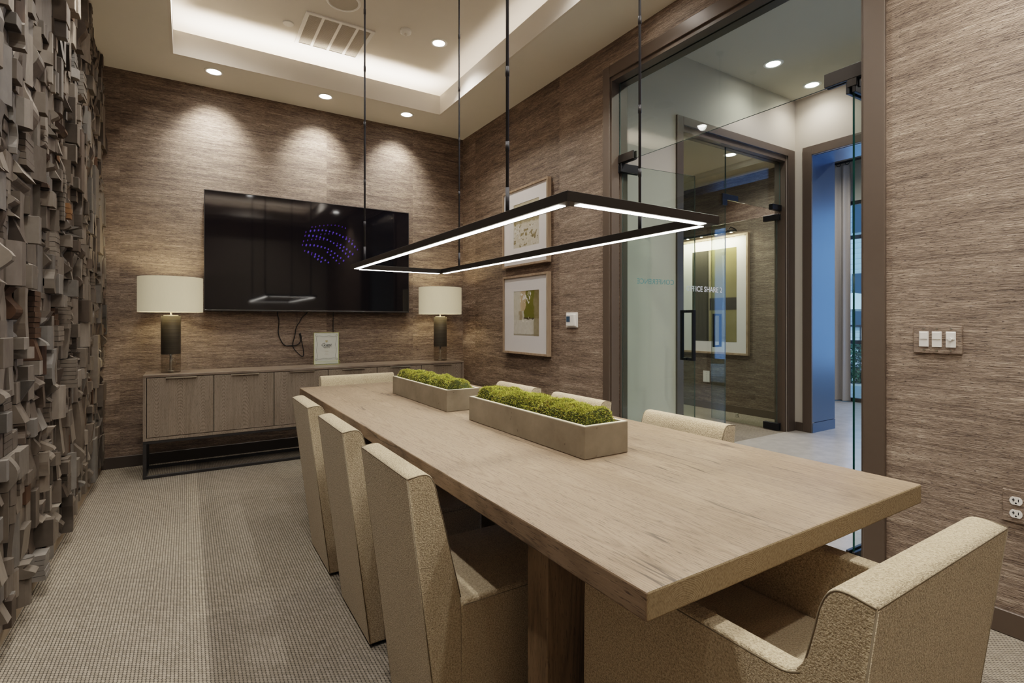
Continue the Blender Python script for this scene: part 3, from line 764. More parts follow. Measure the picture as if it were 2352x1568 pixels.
def moss(x0, x1, y0, y1, z, seed, n, label):
    rnd = random.Random(seed); w = .0175
    x0 += w; x1 -= w; y0 += w; y1 -= w
    bumps = []
    k = 26
    for i in range(k):
        bumps.append((x0 + (x1 - x0) * rnd.uniform(.10, .90), y0 + (y1 - y0) * (i + .5 + rnd.uniform(-.4, .4)) / k, rnd.uniform(.034, .06), rnd.uniform(.030, .062)))
    def hgt(x, y):
        e_ = min((x - x0) / .016, (x1 - x) / .016, (y - y0) / .02, (y1 - y) / .02, 1); e_ = math.sqrt(max(e_, 0))
        m = 0
        for bx, by, r, hh in bumps:
            d2 = ((x - bx) ** 2 + (y - by) ** 2) / (r * r * 1.6)
            if d2 < 1: m = max(m, hh * math.sqrt(1 - d2))
        cx = 1 - ((x - (x0 + x1) / 2) / ((x1 - x0) / 2)) ** 2
        base = .026 * max(cx, 0) ** .35 + m * .55
        return z - .022 + .022 * e_ + base * e_ + .004 * noise.noise(Vector((x * 60, y * 60, seed)))
    verts = []; faces = []; cols = []
    nx, ny = 22, 90
    for j in range(ny + 1):
        for i in range(nx + 1):
            x = x0 + (x1 - x0) * i / nx; y = y0 + (y1 - y0) * j / ny
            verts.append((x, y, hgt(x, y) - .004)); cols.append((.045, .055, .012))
    for j in range(ny):
        for i in range(nx):
            a = j * (nx + 1) + i; faces.append((a, a + 1, a + nx + 2, a + nx + 1))
    for _ in range(n):
        x = rnd.uniform(x0 + .002, x1 - .002); y = rnd.uniform(y0 + .002, y1 - .002); h0 = hgt(x, y); ee = .004
        nx_ = Vector((-(hgt(x + ee, y) - h0) / ee, -(hgt(x, y + ee) - h0) / ee, 1)).normalized()
        d = (nx_ + Vector((rnd.gauss(0, .75), rnd.gauss(0, .75), rnd.uniform(-.3, .5)))).normalized()
        L = rnd.uniform(.004, .0085) if rnd.random() < .96 else rnd.uniform(.009, .014)
        s = d.orthogonal(); s.rotate(Matrix.Rotation(rnd.uniform(0, 6.28), 3, d)); s = s.normalized() * rnd.uniform(.0006, .0011)
        p = Vector((x, y, h0 - .004)); b = d.cross(s).normalized() * L * rnd.uniform(-.35, .35)
        m = p + d * L * .55 + b * .4; q = p + d * L + b
        v0 = len(verts); new = [p - s, p + s, m + s * .9, m - s * .9, q]
        for v in new:
            if v.z < z + .012:
                v.x = min(max(v.x, x0), x1); v.y = min(max(v.y, y0), y1)
        verts += new
        faces += [(v0, v0 + 1, v0 + 2, v0 + 3), (v0 + 3, v0 + 2, v0 + 4)]
        pn = noise.noise(Vector((x * 18, y * 18, seed + 5))); k_ = rnd.random()
        hl = (h0 - z) / .06
        if k_ < .10 + max(0, pn) * .30 - hl * .06: c = (.30, .175, .05)
        elif k_ < .5: c = (.31, .325, .05)
        elif k_ < .85: c = (.50, .52, .10)
        else: c = (.70, .68, .20)
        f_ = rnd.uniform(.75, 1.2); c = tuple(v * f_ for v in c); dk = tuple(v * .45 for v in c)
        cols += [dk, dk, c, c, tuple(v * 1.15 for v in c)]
    me = bpy.data.meshes.new('moss'); o = bpy.data.objects.new('moss', me)
    base = Vector(((x0 + x1) / 2, (y0 + y1) / 2, z))
    me.from_pydata([tuple(Vector(v) - base) for v in verts], [], faces)
    ca = me.color_attributes.new('Col', 'FLOAT_COLOR', 'POINT')
    flat = []
    for c in cols: flat += [c[0], c[1], c[2], 1.]
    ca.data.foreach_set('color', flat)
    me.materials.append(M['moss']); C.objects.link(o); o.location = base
    tag(o, label, 'moss', 'mounds of moss in the planters', 'stuff')
moss(1.064, 1.252, 1.262, 2.053, TZ + .098, 3, 30000, 'bright green preserved moss mounded in the nearer concrete planter')
moss(1.062, 1.246, 2.282, 3.054, TZ + .098, 8, 22000, 'bright green preserved moss mounded in the farther concrete planter')

# ------------------------------------------------------------------ sideboard
SX0, SX1, SY0, SY1, SZ = -.278, 2.425, 4.792, 5.146, .789
sb = thing('sideboard', 'long grey oak sideboard with six doors on a black steel base', 'sideboard', ((SX0 + SX1) / 2, (SY0 + SY1) / 2, 0))
SB = .288
part('top', M['veneer_top'], sb, lambda b: box(b, SX0, SX1, SY0, SY1, SZ - .020, SZ, .002, 1))
def f(b):
    box(b, SX0, SX0 + .02, SY0, SY1, SB, SZ - .020); box(b, SX1 - .02, SX1, SY0, SY1, SB, SZ - .020)
    box(b, SX0 + .02, SX1 - .02, SY0, SY1, SB, SB + .022); box(b, SX0 + .02, SX1 - .02, SY1 - .02, SY1, SB + .022, SZ - .02)
    box(b, SX0 + .02, SX1 - .02, SY0 + .03, SY1 - .02, SZ - .04, SZ - .02)
part('carcass', M['veneer'], sb, f)
dx0 = SX0 + .022; dw = (SX1 - SX0 - .044) / 6
for i in range(6):
    a = dx0 + i * dw + .0022; b_ = dx0 + (i + 1) * dw - .0022
    dr = part('door', M['veneer'], sb, lambda b: box(b, a, b_, SY0 + .001, SY0 + .02, SB + .026, SZ - .024, .001, 1))
    cx = (a + b_) / 2 + .002
    def f(b):
        box(b, cx - .102, cx + .102, SY0 - .012, SY0 + .012, SZ - .0235, SZ - .0215); box(b, cx - .102, cx + .102, SY0 - .013, SY0 - .010, SZ - .031, SZ - .0215)
    part('handle', M['nickel'], dr, f)
def f(b):
    q = .022
    for y0 in (SY0 + .002, SY1 - q - .002):
        box(b, SX0, SX1, y0, y0 + q, SB - q, SB - .0005, .001, 1); box(b, SX0, SX1, y0, y0 + q, 0.001, q, .001, 1)
        for x in (SX0, SX1 - q): box(b, x, x + q, y0, y0 + q, q, SB - q)
    for x in (SX0, SX1 - q):
        for z in (.001, SB - q): box(b, x, x + q, SY0 + .02, SY1 - .02, z, z + q - .001)
part('base_frame', M['steel'], sb, f)

# ------------------------------------------------------------------ table lamps
def lamp(x, y, label):
    z = SZ + .0008
    t = thing('table_lamp', label, 'table lamp', (x, y, z), 0, 'table lamps on the sideboard')
    def f(b):
        lathe(b, (x, y, z), [(.064, .002), (.0665, 0), (.068, .003), (.068, .142), (.066, .145), (.01, .145)], 40)
        rr = lathe(b, (x, y, z), [(.064, .002), (.01, .002)], 40)
    part('base', M['lamp_glass'], t, f, 'clear glass cylinder')
    part('rod', M['nickel'], t, lambda b: (cyl(b, (x, y, z + .006), (x, y, z + .144), .009, None, 16), cyl(b, (x, y, z + .0045), (x, y, z + .012), .022, None, 20)))
    def f(b):
        r1 = lathe(b, (x, y, z), [(.066, .1455), (.068, .1475), (.068, .448), (.066, .451)], 40); b.faces.new(r1[-1]); b.faces.new(r1[0][::-1])
    part('body', M['lamp_body'], t, f, 'banded bronze cylinder')
    part('stem', M['nickel'], t, lambda b: (cyl(b, (x, y, z + .451), (x, y, z + .458), .05, None, 24), cyl(b, (x, y, z + .458), (x, y, z + .60), .007, None, 12)))
    sh = part('shade', M['shade'], t, lambda b: (lathe(b, (x, y, z), [(.222, .482), (.222, .758)], 64), lathe(b, (x, y, z), [(.2195, .758), (.2195, .482)], 64), lathe(b, (x, y, z), [(.2195, .758), (.222, .758)], 64), lathe(b, (x, y, z), [(.222, .482), (.2195, .482)], 64)))
    def f(b):
        for k in range(3): cyl(b, (x, y, z + .745), (x + .219 * math.cos(k * 2.094 + .4), y + .219 * math.sin(k * 2.094 + .4), z + .745), .0018, None, 6)
    part('spider', M['nickel'], sh, f)
    def f(b): lathe(b, (x, y, z + .60), [(.012, 0), (.028, .03), (.032, .06), (.022, .085), (.002, .095)], 16)
    part('bulb', emissive('lamp_bulb', (1, .84, .6), 6), t, f)
    light('POINT', (x, y, z + .655), 6.5, (1, .84, .58), parent=t, shadow_soft_size=.05)
lamp(-.105, 4.985, 'table lamp with white drum shade on the left end of the sideboard')
lamp(2.247, 4.985, 'table lamp with white drum shade on the right end of the sideboard, by the corner')

# ------------------------------------------------------------------ television and cords
TVX0, TVX1, TVZ0, TVZ1, TVY = .128, 1.992, 1.288, 2.343, 5.217
tv = thing('television', 'large flat black television mounted on the grasscloth wall', 'television', ((TVX0 + TVX1) / 2, YB, 1.8))
part('housing', M['black'], tv, lambda b: box(b, TVX0 + .003, TVX1 - .003, TVY + .004, TVY + .045, TVZ0 + .003, TVZ1 - .003, .004, 1))
def f(b):
    w = .007
    for q in ((TVX0, TVX1, TVZ0, TVZ0 + .013), (TVX0, TVX1, TVZ1 - w, TVZ1), (TVX0, TVX0 + w, TVZ0 + .013, TVZ1 - w), (TVX1 - w, TVX1, TVZ0 + .013, TVZ1 - w)):
        box(b, q[0], q[1], TVY - .002, TVY + .01, q[2], q[3], .001, 1)
part('bezel', M['steel'], tv, f)
scn = part('screen', M['screen'], tv, lambda b: box(b, TVX0 + .006, TVX1 - .006, TVY, TVY + .004, TVZ0 + .012, TVZ1 - .006))
part('wall_mount', M['black'], tv, lambda b: box(b, .75, 1.37, TVY + .045, YB - .001, 1.55, 2.1))
# drifting globe of violet dots shown on the screen (points on the screen plane: x, z)
DOTS_BRIGHT = [(1.004, 2.06), (1.041, 2.068), (1.078, 2.074), (1.113, 2.077), (1.148, 2.077), (1.181, 2.072), (1.215, 2.065), (1.247, 2.056), (1.278, 2.044), (1.308, 2.029), (1.339, 2.012), (1.367, 1.991), (1.397, 1.968), (1.424, 1.942), (0.991, 2.015), (1.027, 2.016), (1.06, 2.014), (1.094, 2.008), (1.127, 2.0), (1.159, 1.989), (1.19, 1.976), (1.22, 1.961), (1.25, 1.939), (1.279, 1.918), (1.306, 1.893), (1.334, 1.867), (1.361, 1.839), (0.966, 1.922), (1.002, 1.925), (1.037, 1.925), (1.07, 1.921), (1.104, 1.916), (1.137, 1.908), (1.169, 1.898), (1.198, 1.881), (1.229, 1.862), (1.257, 1.84), (1.286, 1.821), (1.314, 1.795), (0.984, 1.857), (1.049, 1.841), (1.081, 1.826), (1.11, 1.811), (1.14, 1.789), (1.169, 1.769), (1.043, 1.818), (1.072, 1.794), (1.101, 1.773), (1.161, 1.868), (1.189, 1.843), (1.217, 1.819), (1.244, 1.792), (1.286, 1.949), (1.316, 1.93), (1.345, 1.91), (1.375, 1.888), (1.403, 1.866)]
DOTS_DIM = [(1.018, 2.099), (1.051, 2.104), (1.089, 2.117), (1.127, 2.124), (1.163, 2.132), (1.198, 2.135), (1.233, 2.137), (1.268, 2.134), (1.301, 2.127), (1.332, 2.118), (0.955, 2.01), (0.942, 1.958), (0.979, 1.969), (1.016, 1.979), (1.053, 1.985), (1.088, 1.988), (1.123, 1.986), (0.952, 1.867), (1.017, 1.851), (1.013, 1.836), (1.272, 1.766), (1.255, 1.962), (1.343, 2.03), (1.375, 2.017), (1.404, 2.002), (0.932, 1.921), (1.451, 1.915), (0.963, 2.046), (1.138, 2.044), (1.174, 2.048), (1.209, 2.05), (1.1, 2.037)]
def screen_image():
    x0, x1, z0, z1, q = .90, 1.48, 1.735, 2.165, .0029
    nu, nv = int((x1 - x0) / q), int((z1 - z0) / q); off = wloc(tv)
    verts = [(x0 + i * q - off.x, TVY - .0008 - off.y, z0 + j * q - off.z) for j in range(nv + 1) for i in range(nu + 1)]
    val = [[0., 0., 0., 1.] for _ in verts]
    for pts, r, col in ((DOTS_DIM, .0062, (.16, .06, .55)), (DOTS_BRIGHT, .0082, (.22, .13, 1.))):
        for px, pz in pts:
            el = 1.1 + 2.6 * abs(px - 1.19); ci, cj = int((px - x0) / q), int((pz - z0) / q)
            for j in range(max(0, cj - 8), min(nv, cj + 8) + 1):
                for i in range(max(0, ci - 8), min(nu, ci + 8) + 1):
                    dz = z0 + j * q - pz; dx = x0 + i * q - px - .22 * dz
                    k = 1 - ((dx / r) ** 2 + (dz / (r * el)) ** 2)
                    if k > 0:
                        c = val[j * (nu + 1) + i]
                        for m in range(3): c[m] = max(c[m], col[m] * min(1, k * 1.6))
    faces = [(j * (nu + 1) + i, j * (nu + 1) + i + 1, (j + 1) * (nu + 1) + i + 1, (j + 1) * (nu + 1) + i) for j in range(nv) for i in range(nu)]
    me = bpy.data.meshes.new('screen_image'); me.from_pydata(verts, [], faces)
    ca = me.color_attributes.new('Col', 'FLOAT_COLOR', 'POINT'); ca.data.foreach_set('color', [v for c in val for v in c])
    t = NT('screen_image'); a = t.n('ShaderNodeAttribute'); a.attribute_name = 'Col'
    me.materials.append(t.pbr((.0055, .0045, .0065), .05, 0, None, .5, emit=a.outputs['Color'], estr=.16))
    o = bpy.data.objects.new('screen_image', me); C.objects.link(o); o.parent = scn; o['label'] = 'violet dotted globe screensaver'
screen_image()

def cord(pts, r, label, y=YB - .008, sm=2):
    o = part('power_cord', M['cord'], None, lambda b: tube(b, [(x, yy if yy else y, z) for x, yy, z in pts], r, 8, False, sm)); tag(o, label, 'cord', 'cords under the television'); return o
cord([(.722, 5.274, 1.300), (.722, 0, 1.27), (.742, 0, 1.20), (.728, 0, 1.10), (.745, 0, 1.03), (.785, 0, .965), (.83, 0, .968), (.90, 0, .966), (.94, 0, 1.02), (.925, 0, 1.09)], .0042, 'black power cord hanging left in a loop below the television')
cord([(.988, 5.274, 1.300), (.985, 0, 1.275), (.935, 0, 1.235), (.920, 0, 1.19), (.885, 0, 1.145), (.878, 0, 1.06), (.855, 0, .99), (.86, 0, .94), (.93, 0, .862), (.955, 0, .858), (.95, 0, .95), (.915, 0, 1.08)], .0042, 'black power cord dangling in a long pointed loop below the television', y=YB - .019)
cord([(.892, 5.270, 1.300), (.892, 0, 1.27), (.893, 0, 1.12)], .0016, 'thin dark wire hanging between the two looped cords', y=YB - .028)
cord([(1.232, 5.276, 1.300), (1.232, 0, 1.27), (1.232, 0, 1.0), (1.232, 0, .74)], .0034, 'straight black cord running down behind the acrylic sign', y=YB - .006, sm=1)

# ------------------------------------------------------------------ guest wifi sign
sx0, sx1, sy, sz0, sz1 = 1.012, 1.238, 5.098, SZ + .001, SZ + .300
sg = thing('sign_holder', 'clear acrylic stand with a white guest wifi card on the sideboard', 'sign', ((sx0 + sx1) / 2, sy, SZ))
def f(b):
    for y in (sy - .0045, sy + .0025): box(b, sx0, sx1, y, y + .002, sz0, sz1)
    box(b, sx0, sx1, sy - .045, sy - .0045, sz0, sz0 + .002); box(b, sx0 - .001, sx1 + .001, sy - .047, sy - .045, sz0, sz0 + .034)
hd = part('holder', M['acrylic'], sg, f)
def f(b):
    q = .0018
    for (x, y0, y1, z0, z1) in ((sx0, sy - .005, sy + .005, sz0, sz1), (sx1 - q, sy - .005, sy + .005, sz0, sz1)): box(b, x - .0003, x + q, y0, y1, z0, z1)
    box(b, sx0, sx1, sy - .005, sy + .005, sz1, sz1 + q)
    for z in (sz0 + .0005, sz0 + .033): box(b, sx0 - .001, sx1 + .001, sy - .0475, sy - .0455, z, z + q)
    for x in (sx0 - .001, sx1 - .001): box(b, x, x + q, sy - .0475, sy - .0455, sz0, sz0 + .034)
part('painted_glow_edge', M['acrylic_edge'], hd, f)  # edge glow put in as plain yellow-green colour, no emission
cdp = part('card', M['paper'], sg, lambda b: box(b, sx0 + .003, sx1 - .003, sy - .0015, sy + .0005, sz0 + .004, sz1 - .001), 'white printed card')
YT = sy - .0052
cx = (sx0 + sx1) / 2
def f(b):
    x0, x1, z0, z1 = sx0 + .026, sx1 - .026, SZ + .056, SZ + .268
    def wl(p, q, n, amp, ax):
        pts = []
        for i in range(n + 1):
            u = i / n; a = amp * math.sin(u * 2 * PI * 2)
            pts.append((p[0] + (q[0] - p[0]) * u + (a if ax == 'x' else 0), YT, p[1] + (q[1] - p[1]) * u + (a if ax == 'z' else 0)))
        tube(b, pts, .0009, 5)
    wl((x0, z0), (x0, z1), 30, .005, 'x'); wl((x1, z0), (x1, z1), 30, -.005, 'x'); wl((x0, z1), (x1, z1), 24, .004, 'z'); wl((x0, z0), (x1, z0), 24, -.004, 'z')
    for (a, c, sx_, sz_) in ((x0, z0, -1, -1), (x1, z0, 1, -1), (x0, z1, -1, 1), (x1, z1, 1, 1)):
        tube(b, [(a + sx_ * .006 + .008 * math.cos(k * PI / 6), YT, c + sz_ * .008 + .009 * math.sin(k * PI / 6)) for k in range(12)], .0009, 5, True)
part('border_line', M['ink'], cdp, f)
def f(b):
    cz = SZ + .218
    prism(b, [(cx, cz - .010)] + [(cx + .019 * math.cos(R_(a)), cz - .010 + .021 * math.sin(R_(a))) for a in range(45, 136, 9)], YT - .0003, YT + .0003, 1)
part('wifi_symbol', M['gold_ink'], cdp, f)
text_obj('lettering', 'Guest', .044, M['ink'], cdp, (cx - .003, YT, SZ + .186), (1, 0, 0), (0, 0, 1), .0003, .35, 'CENTER', .88)
text_obj('lettering', 'WIFI', .024, M['ink'], cdp, (cx, YT, SZ + .160), (1, 0, 0), (0, 0, 1), .0003, 0, 'CENTER', 1.3)
def f(b):
    for z, w_ in ((.133, .012), (.122, .020), (.118, .016), (.103, .013), (.092, .018)): box(b, cx - w_, cx + w_, YT - .0003, YT + .0003, SZ + z, SZ + z + .0016)
part('small_print', M['grey_plastic'], cdp, f)

# ------------------------------------------------------------------ framed art, thermostat, switches on the right wall
def fbm(x, y, s=0, o=4):
    v = 0; a = .5
    for i in range(o): v += a * noise.noise(Vector((x, y, s + i * 7.1))); x *= 2.1; y *= 2.1; a *= .5
    return v
def print_mesh(name, corner, du, dv, nu, nv, fn, parent):
    """grid coloured by fn(u,v), u to the viewer's right, v up"""
    verts = []; cols = []; faces = []
    off = wloc(parent)
    for j in range(nv + 1):
        for i in range(nu + 1):
            u, v = i / nu, j / nv; verts.append(Vector(corner) + Vector(du) * u + Vector(dv) * v - off); cols += [*fn(u, v), 1.]
    for j in range(nv):
        for i in range(nu): a = j * (nu + 1) + i; faces.append((a, a + 1, a + nu + 2, a + nu + 1))
    me = bpy.data.meshes.new(name); me.from_pydata([tuple(v) for v in verts], [], faces)
    ca = me.color_attributes.new('Col', 'FLOAT_COLOR', 'POINT'); ca.data.foreach_set('color', cols)
    me.materials.append(M['print']); o = bpy.data.objects.new(name, me); C.objects.link(o); o.parent = parent; return o
def mixc(a, b, t): t = max(0, min(1, t)); return tuple(x + (y - x) * t for x, y in zip(a, b))
def sstep(a, b, x): t = max(0, min(1, (x - a) / (b - a))); return t * t * (3 - 2 * t)

def art_low(u, v):
    n = fbm(u * 4, v * 6, 1); n2 = fbm(u * 14, v * 10, 3)
    wx = u + n * .10
    c = mixc((.62, .59, .52), (.52, .49, .40), .5 + n2)
    if v > .55: c = mixc(c, mixc((.60, .44, .28), (.50, .38, .24), .5 + n), sstep(.22, .34, wx))
    else: c = mixc(c, (.36, .29, .19), sstep(.18, .26, wx) * sstep(.36, .30, wx) * sstep(.22, .30, v))
    c = mixc(c, mixc((.155, .155, .022), (.19, .175, .03), .5 + n), sstep(.485, .51, wx - (.1 if v < .62 else 0) * sstep(.62, .5, v) * -1) * sstep(.375, .39, v))
    c = mixc(c, mixc((.20, .16, .075), (.30, .25, .15), .5 + n * 1.5), sstep(.78, .82, u + n * .06) * .85)
    c = mixc(c, (.045, .025, .015), sstep(.395, .385, v + n * .05) * sstep(.345, .36, v + n * .05) * sstep(.38, .42, u) * sstep(.82, .78, u) * sstep(.3, .5, fbm(u * 12, v * 40, 9) + .45))
    if v < .35: c = mixc(c, mixc((.66, .64, .58), (.56, .53, .46), .5 + n2), sstep(.74, .70, u + n * .06))
    if n2 + .25 * math.sin(v * 9) > .30 and .25 < u < .7 and v > .3: c = (.80, .77, .72)
    if v < .04 + .03 * n: c = mixc(c, (.25, .21, .14), .7)
    return c
def art_up(u, v):
    n = fbm(u * 3.2, v * 5, 21); n2 = fbm(u * 9, v * 12, 23); n3 = fbm(u * 22, v * 22, 29)
    c = mixc((.55, .50, .40), (.66, .62, .54), .5 + n)
    c = mixc(c, (.42, .37, .26), sstep(.52, .66, v + n * .12) * .8)
    c = mixc(c, (.70, .68, .63), sstep(.10, .28, n2 + .18 - abs(v - .33) * .6))
    c = mixc(c, (.24, .18, .07), sstep(.12, .2, n2 * .9 + n * .5) * sstep(.75, .6, v) * .9)
    c = mixc(c, (.30, .24, .12), sstep(.5, .56, v + n2 * .1) * sstep(.70, .6, v + n2 * .1) * .8)
    c = mixc(c, (.13, .095, .04), sstep(.28, .34, n3 + n * .2) * sstep(.5, .35, v))
    return c
def framed(y0, y1, z0, z1, fn, iy0, iy1, iz0, iz1, label):
    d = .042; x = XR - .004 - d; fw = .020
    t = thing('framed_picture', label, 'picture', (XR, (y0 + y1) / 2, z0), 0, 'pair of framed abstracts on the right wall')
    def f(b):
        for q in ((y0, y1, z0, z0 + fw), (y0, y1, z1 - fw, z1)): box(b, x, x + d, *q, .0015, 1)
        for q in ((y0, y0 + fw), (y1 - fw, y1)): box(b, x, x + d, *q, z0 + fw, z1 - fw, .0015, 1)
    part('frame', M['picture_wood'], t, f)
    def f(b):
        X = x + .014; o = (y0 + fw - .002, y1 - fw + .002, z0 + fw - .002, z1 - fw + .002)
        for q in ((o[0], o[1], o[2], iz0), (o[0], o[1], iz1, o[3]), (o[0], iy0, iz0, iz1), (iy1, o[1], iz0, iz1)): box(b, X, X + .003, *q)
    part('mat', M['mat_board'], t, f)
    print_mesh('print', (x + .0165, iy1, iz0), (0, iy0 - iy1, 0), (0, 0, iz1 - iz0), 90, 150, fn, t)
    part('glazing', M['picture_glass'], t, lambda b: b.faces.new([b.verts.new(p) for p in ((x + .008, y0 + fw, z0 + fw), (x + .008, y1 - fw, z0 + fw), (x + .008, y1 - fw, z1 - fw), (x + .008, y0 + fw, z1 - fw))]))
framed(3.598, 4.345, .893, 1.627, art_low, 3.745, 4.165, 1.065, 1.478, 'lower framed abstract with a green block in pale oak frame')
framed(3.598, 4.352, 1.710, 2.443, art_up, 3.745, 4.165, 1.885, 2.295, 'upper framed beige abstract partly behind the pendant light')

th = thing('thermostat', 'small white thermostat on the wall left of the glass doorway', 'thermostat', (XR, 3.318, 1.207))
part('mounting_plate', M['white_plastic'], th, lambda b: box(b, XR - .008, XR - .0005, 3.243, 3.392, 1.146, 1.270, .005, 2))
part('housing', M['white_plastic'], th, lambda b: box(b, XR - .026, XR - .008, 3.258, 3.372, 1.158, 1.255, .005, 2))
part('cover', M['white_plastic'], th, lambda b: box(b, XR - .029, XR - .026, 3.262, 3.305, 1.160, 1.252, .002, 1))
part('display', M['dark_window'], th, lambda b: box(b, XR - .0275, XR - .0258, 3.318, 3.364, 1.192, 1.238))

sw = thing('light_switch', 'triple light switch on a grasscloth-covered plate right of the doorway', 'light switch', (XR, .89, 1.12))
part('plate', M['right_wall'], sw, lambda b: box(b, XR - .009, XR - .0005, .806, .972, 1.064, 1.180, .002, 1))
for i, yc in enumerate((.934, .889, .842)):
    p_ = part('rocker', M['white_plastic'], sw, lambda b: (box(b, XR - .013, XR - .009, yc - .0165, yc + .0165, 1.091, 1.156, .001, 1), box(b, XR - .0155, XR - .013, yc - .014, yc + .014, 1.123, 1.153, .001, 1)))
    part('screw', M['nickel'], sw, lambda b: (cyl(b, (XR - .0105, yc, 1.168), (XR - .009, yc, 1.168), .004, None, 12)))
    part('screw', M['nickel'], sw, lambda b: (cyl(b, (XR - .0105, yc, 1.077), (XR - .009, yc, 1.077), .004, None, 12)))
part('dimmer_knob', M['white_plastic'], sw, lambda b: cyl(b, (XR - .022, .842, 1.125), (XR - .013, .842, 1.125), .0065, None, 16))
ot = thing('wall_outlet', 'white duplex outlet on a grasscloth plate low on the right wall', 'outlet', (XR, .645, .5))
part('plate', M['right_wall'], ot, lambda b: box(b, XR - .008, XR - .0005, .590, .684, .436, .557, .002, 1))
for zc in (.519, .470):
    rc = part('socket', M['white_plastic'], ot, lambda b: prism(b, [(.645 + .0185 * math.cos(k * PI / 10), zc + .0185 * max(-.8, min(.8, math.sin(k * PI / 10)))) for k in range(20)], XR - .011, XR - .008, 0))
    part('slot', M['black'], rc, lambda b: (box(b, XR - .0115, XR - .0108, .651, .6535, zc - .003, zc + .009), box(b, XR - .0115, XR - .0108, .6365, .639, zc - .002, zc + .008), box(b, XR - .0115, XR - .0108, .648, .656, zc + .002, zc + .0045), cyl(b, (XR - .0115, .645, zc - .008), (XR - .0108, .645, zc - .008), .003, None, 10)))

# ------------------------------------------------------------------ corridor beyond the glass
KX, KY, KZ = 5.681, 3.176, 3.62
struct('floor_hall', M['hall_floor'], lambda b: box(b, XR + .04, 8.6, -3, KY, -.05, 0), 'polished concrete corridor floor')
struct('ceiling_hall', M['white_wall'], lambda b: box(b, XW, KX + .1, -3, KY, KZ, KZ + .04), 'corridor ceiling')
OX0, OX1 = 3.831, 5.510
def f(b):
    box(b, XW, OX0, KY, KY + .12, 0, KZ); box(b, OX1 + .01, KX + .05, KY, KY + .12, 0, KZ); box(b, OX0, OX1 + .01, KY, KY + .12, 2.985, KZ)
struct('wall_hall_far', M['white_wall'], f, 'cream corridor wall around the office glazing')
PY_ = 2.988
def f(b):
    box(b, KX, KX + .04, PY_ + .001, KY, 0, KZ); box(b, KX, KX + .04, -1.2, PY_ + .001, 2.985, KZ); box(b, KX, KX + .04, -3, -1.2, 0, KZ)
struct('wall_hall_right', M['white_wall'], f, 'cream corridor wall around the wide opening to the lobby')
struct('wall_hall_near', M['white_wall'], lambda b: box(b, XW, KX, -3.1, -3, 0, KZ), 'corridor end wall')
def f(b):
    box(b, KX - .018, KX, PY_, 3.085, 0, 3.075, .003, 1); box(b, KX - .018, KX, -1.3, PY_, 2.978, 3.075, .003, 1)
struct('trim_3', M['bronze'], f, 'brown casing of the lobby opening')
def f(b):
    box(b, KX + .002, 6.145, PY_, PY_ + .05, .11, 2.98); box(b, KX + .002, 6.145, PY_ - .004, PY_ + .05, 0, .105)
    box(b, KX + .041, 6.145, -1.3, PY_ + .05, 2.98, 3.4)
struct('trim_4', M['reveal'], f, 'deep satin metal lining of the lobby opening, daylight blue put into its colour')
def f(b):
    for (x0, x1) in ((3.743, 3.831), (5.520, 5.650)): box(b, x0, x1, KY - .018, KY, 0, 3.062, .003, 1)
    box(b, 3.831, 5.520, KY - .018, KY, 2.985, 3.062, .003, 1)
    box(b, 3.831, 3.850, KY, KY + .12, 0, 2.985); box(b, 5.490, 5.510, KY, KY + .12, 0, 2.985); box(b, 3.85, 5.49, KY, KY + .12, 2.93, 2.985)
struct('trim_5', M['bronze'], f, 'brown casing of the office glazing')
struct('baseboard_hall', M['bronze'], lambda b: (box(b, 5.650, KX - .018, KY - .014, KY, 0, .093), box(b, KX - .014, KX, 3.085, KY - .014, 0, .093), box(b, XW + .018, 3.743, KY - .014, KY, 0, .093)))
hg = 'corridor downlights'
downlight(4.677, 2.82, KZ, 'corridor downlight seen through the transom, nearer the room', hg, 9, 150, .075)
downlight(5.430, 2.86, KZ, 'corridor downlight seen through the transom, above the door fitting', hg, 9, 150, .075)
downlight(3.6, 1.6, KZ, 'corridor downlight near the meeting room door, unseen, added as fill', hg, 75, 150, .075)  # this one and the next are unseen, added as warm corridor fill
downlight(4.6, .2, KZ, 'corridor downlight farther along, unseen, added as fill', hg, 60, 150, .075)

for (x, y) in ((7.2, 3.6), (7.2, 1.6)): downlight(x, y, 3.72, 'unseen downlight added to brighten the lobby', 'added lobby fill lights', 60, 150, .075)  # unseen lamps added to lighten the curtain and lobby

# office share glazing: fixed side light, transom and an open leaf
YG = KY + .06
ow = thing('window_2', 'office glass side light and transom lettered office share 2', 'window', (4.2, YG, 0)); ow['kind'] = 'structure'
part('pane', [M['glass'], M['pane_edge']], ow, lambda b: pane(b, (3.85, YG), (4.538, YG), .01, 2.93), 'full height side light')
part('pane', [M['glass'], M['pane_edge']], ow, lambda b: pane(b, (4.546, YG), (5.489, YG), 2.405, 2.93), 'transom over the office door')
part('patch_fitting', M['black'], ow, lambda b: (box(b, 4.47, 4.72, YG - .022, YG - .007, 2.405, 2.46, .002, 1), box(b, 4.47, 4.546, YG - .022, YG - .007, 2.345, 2.405, .002, 1)))
part('patch_fitting', M['black'], ow, lambda b: box(b, 5.32, 5.489, YG - .022, YG + .022, 2.40, 2.46, .002, 1))
text_obj('lettering', 'OFFICE SHARE 2', .072, M['letter'], ow, (4.215, YG - .0075, 1.502), (1, 0, 0), (0, 0, 1), .0004, 0, 'CENTER', 1.02, .0012)
glass_leaf('door_3', (5.470, YG + .02), (5.468, 4.085), 'office glass door leaf standing open into the office')

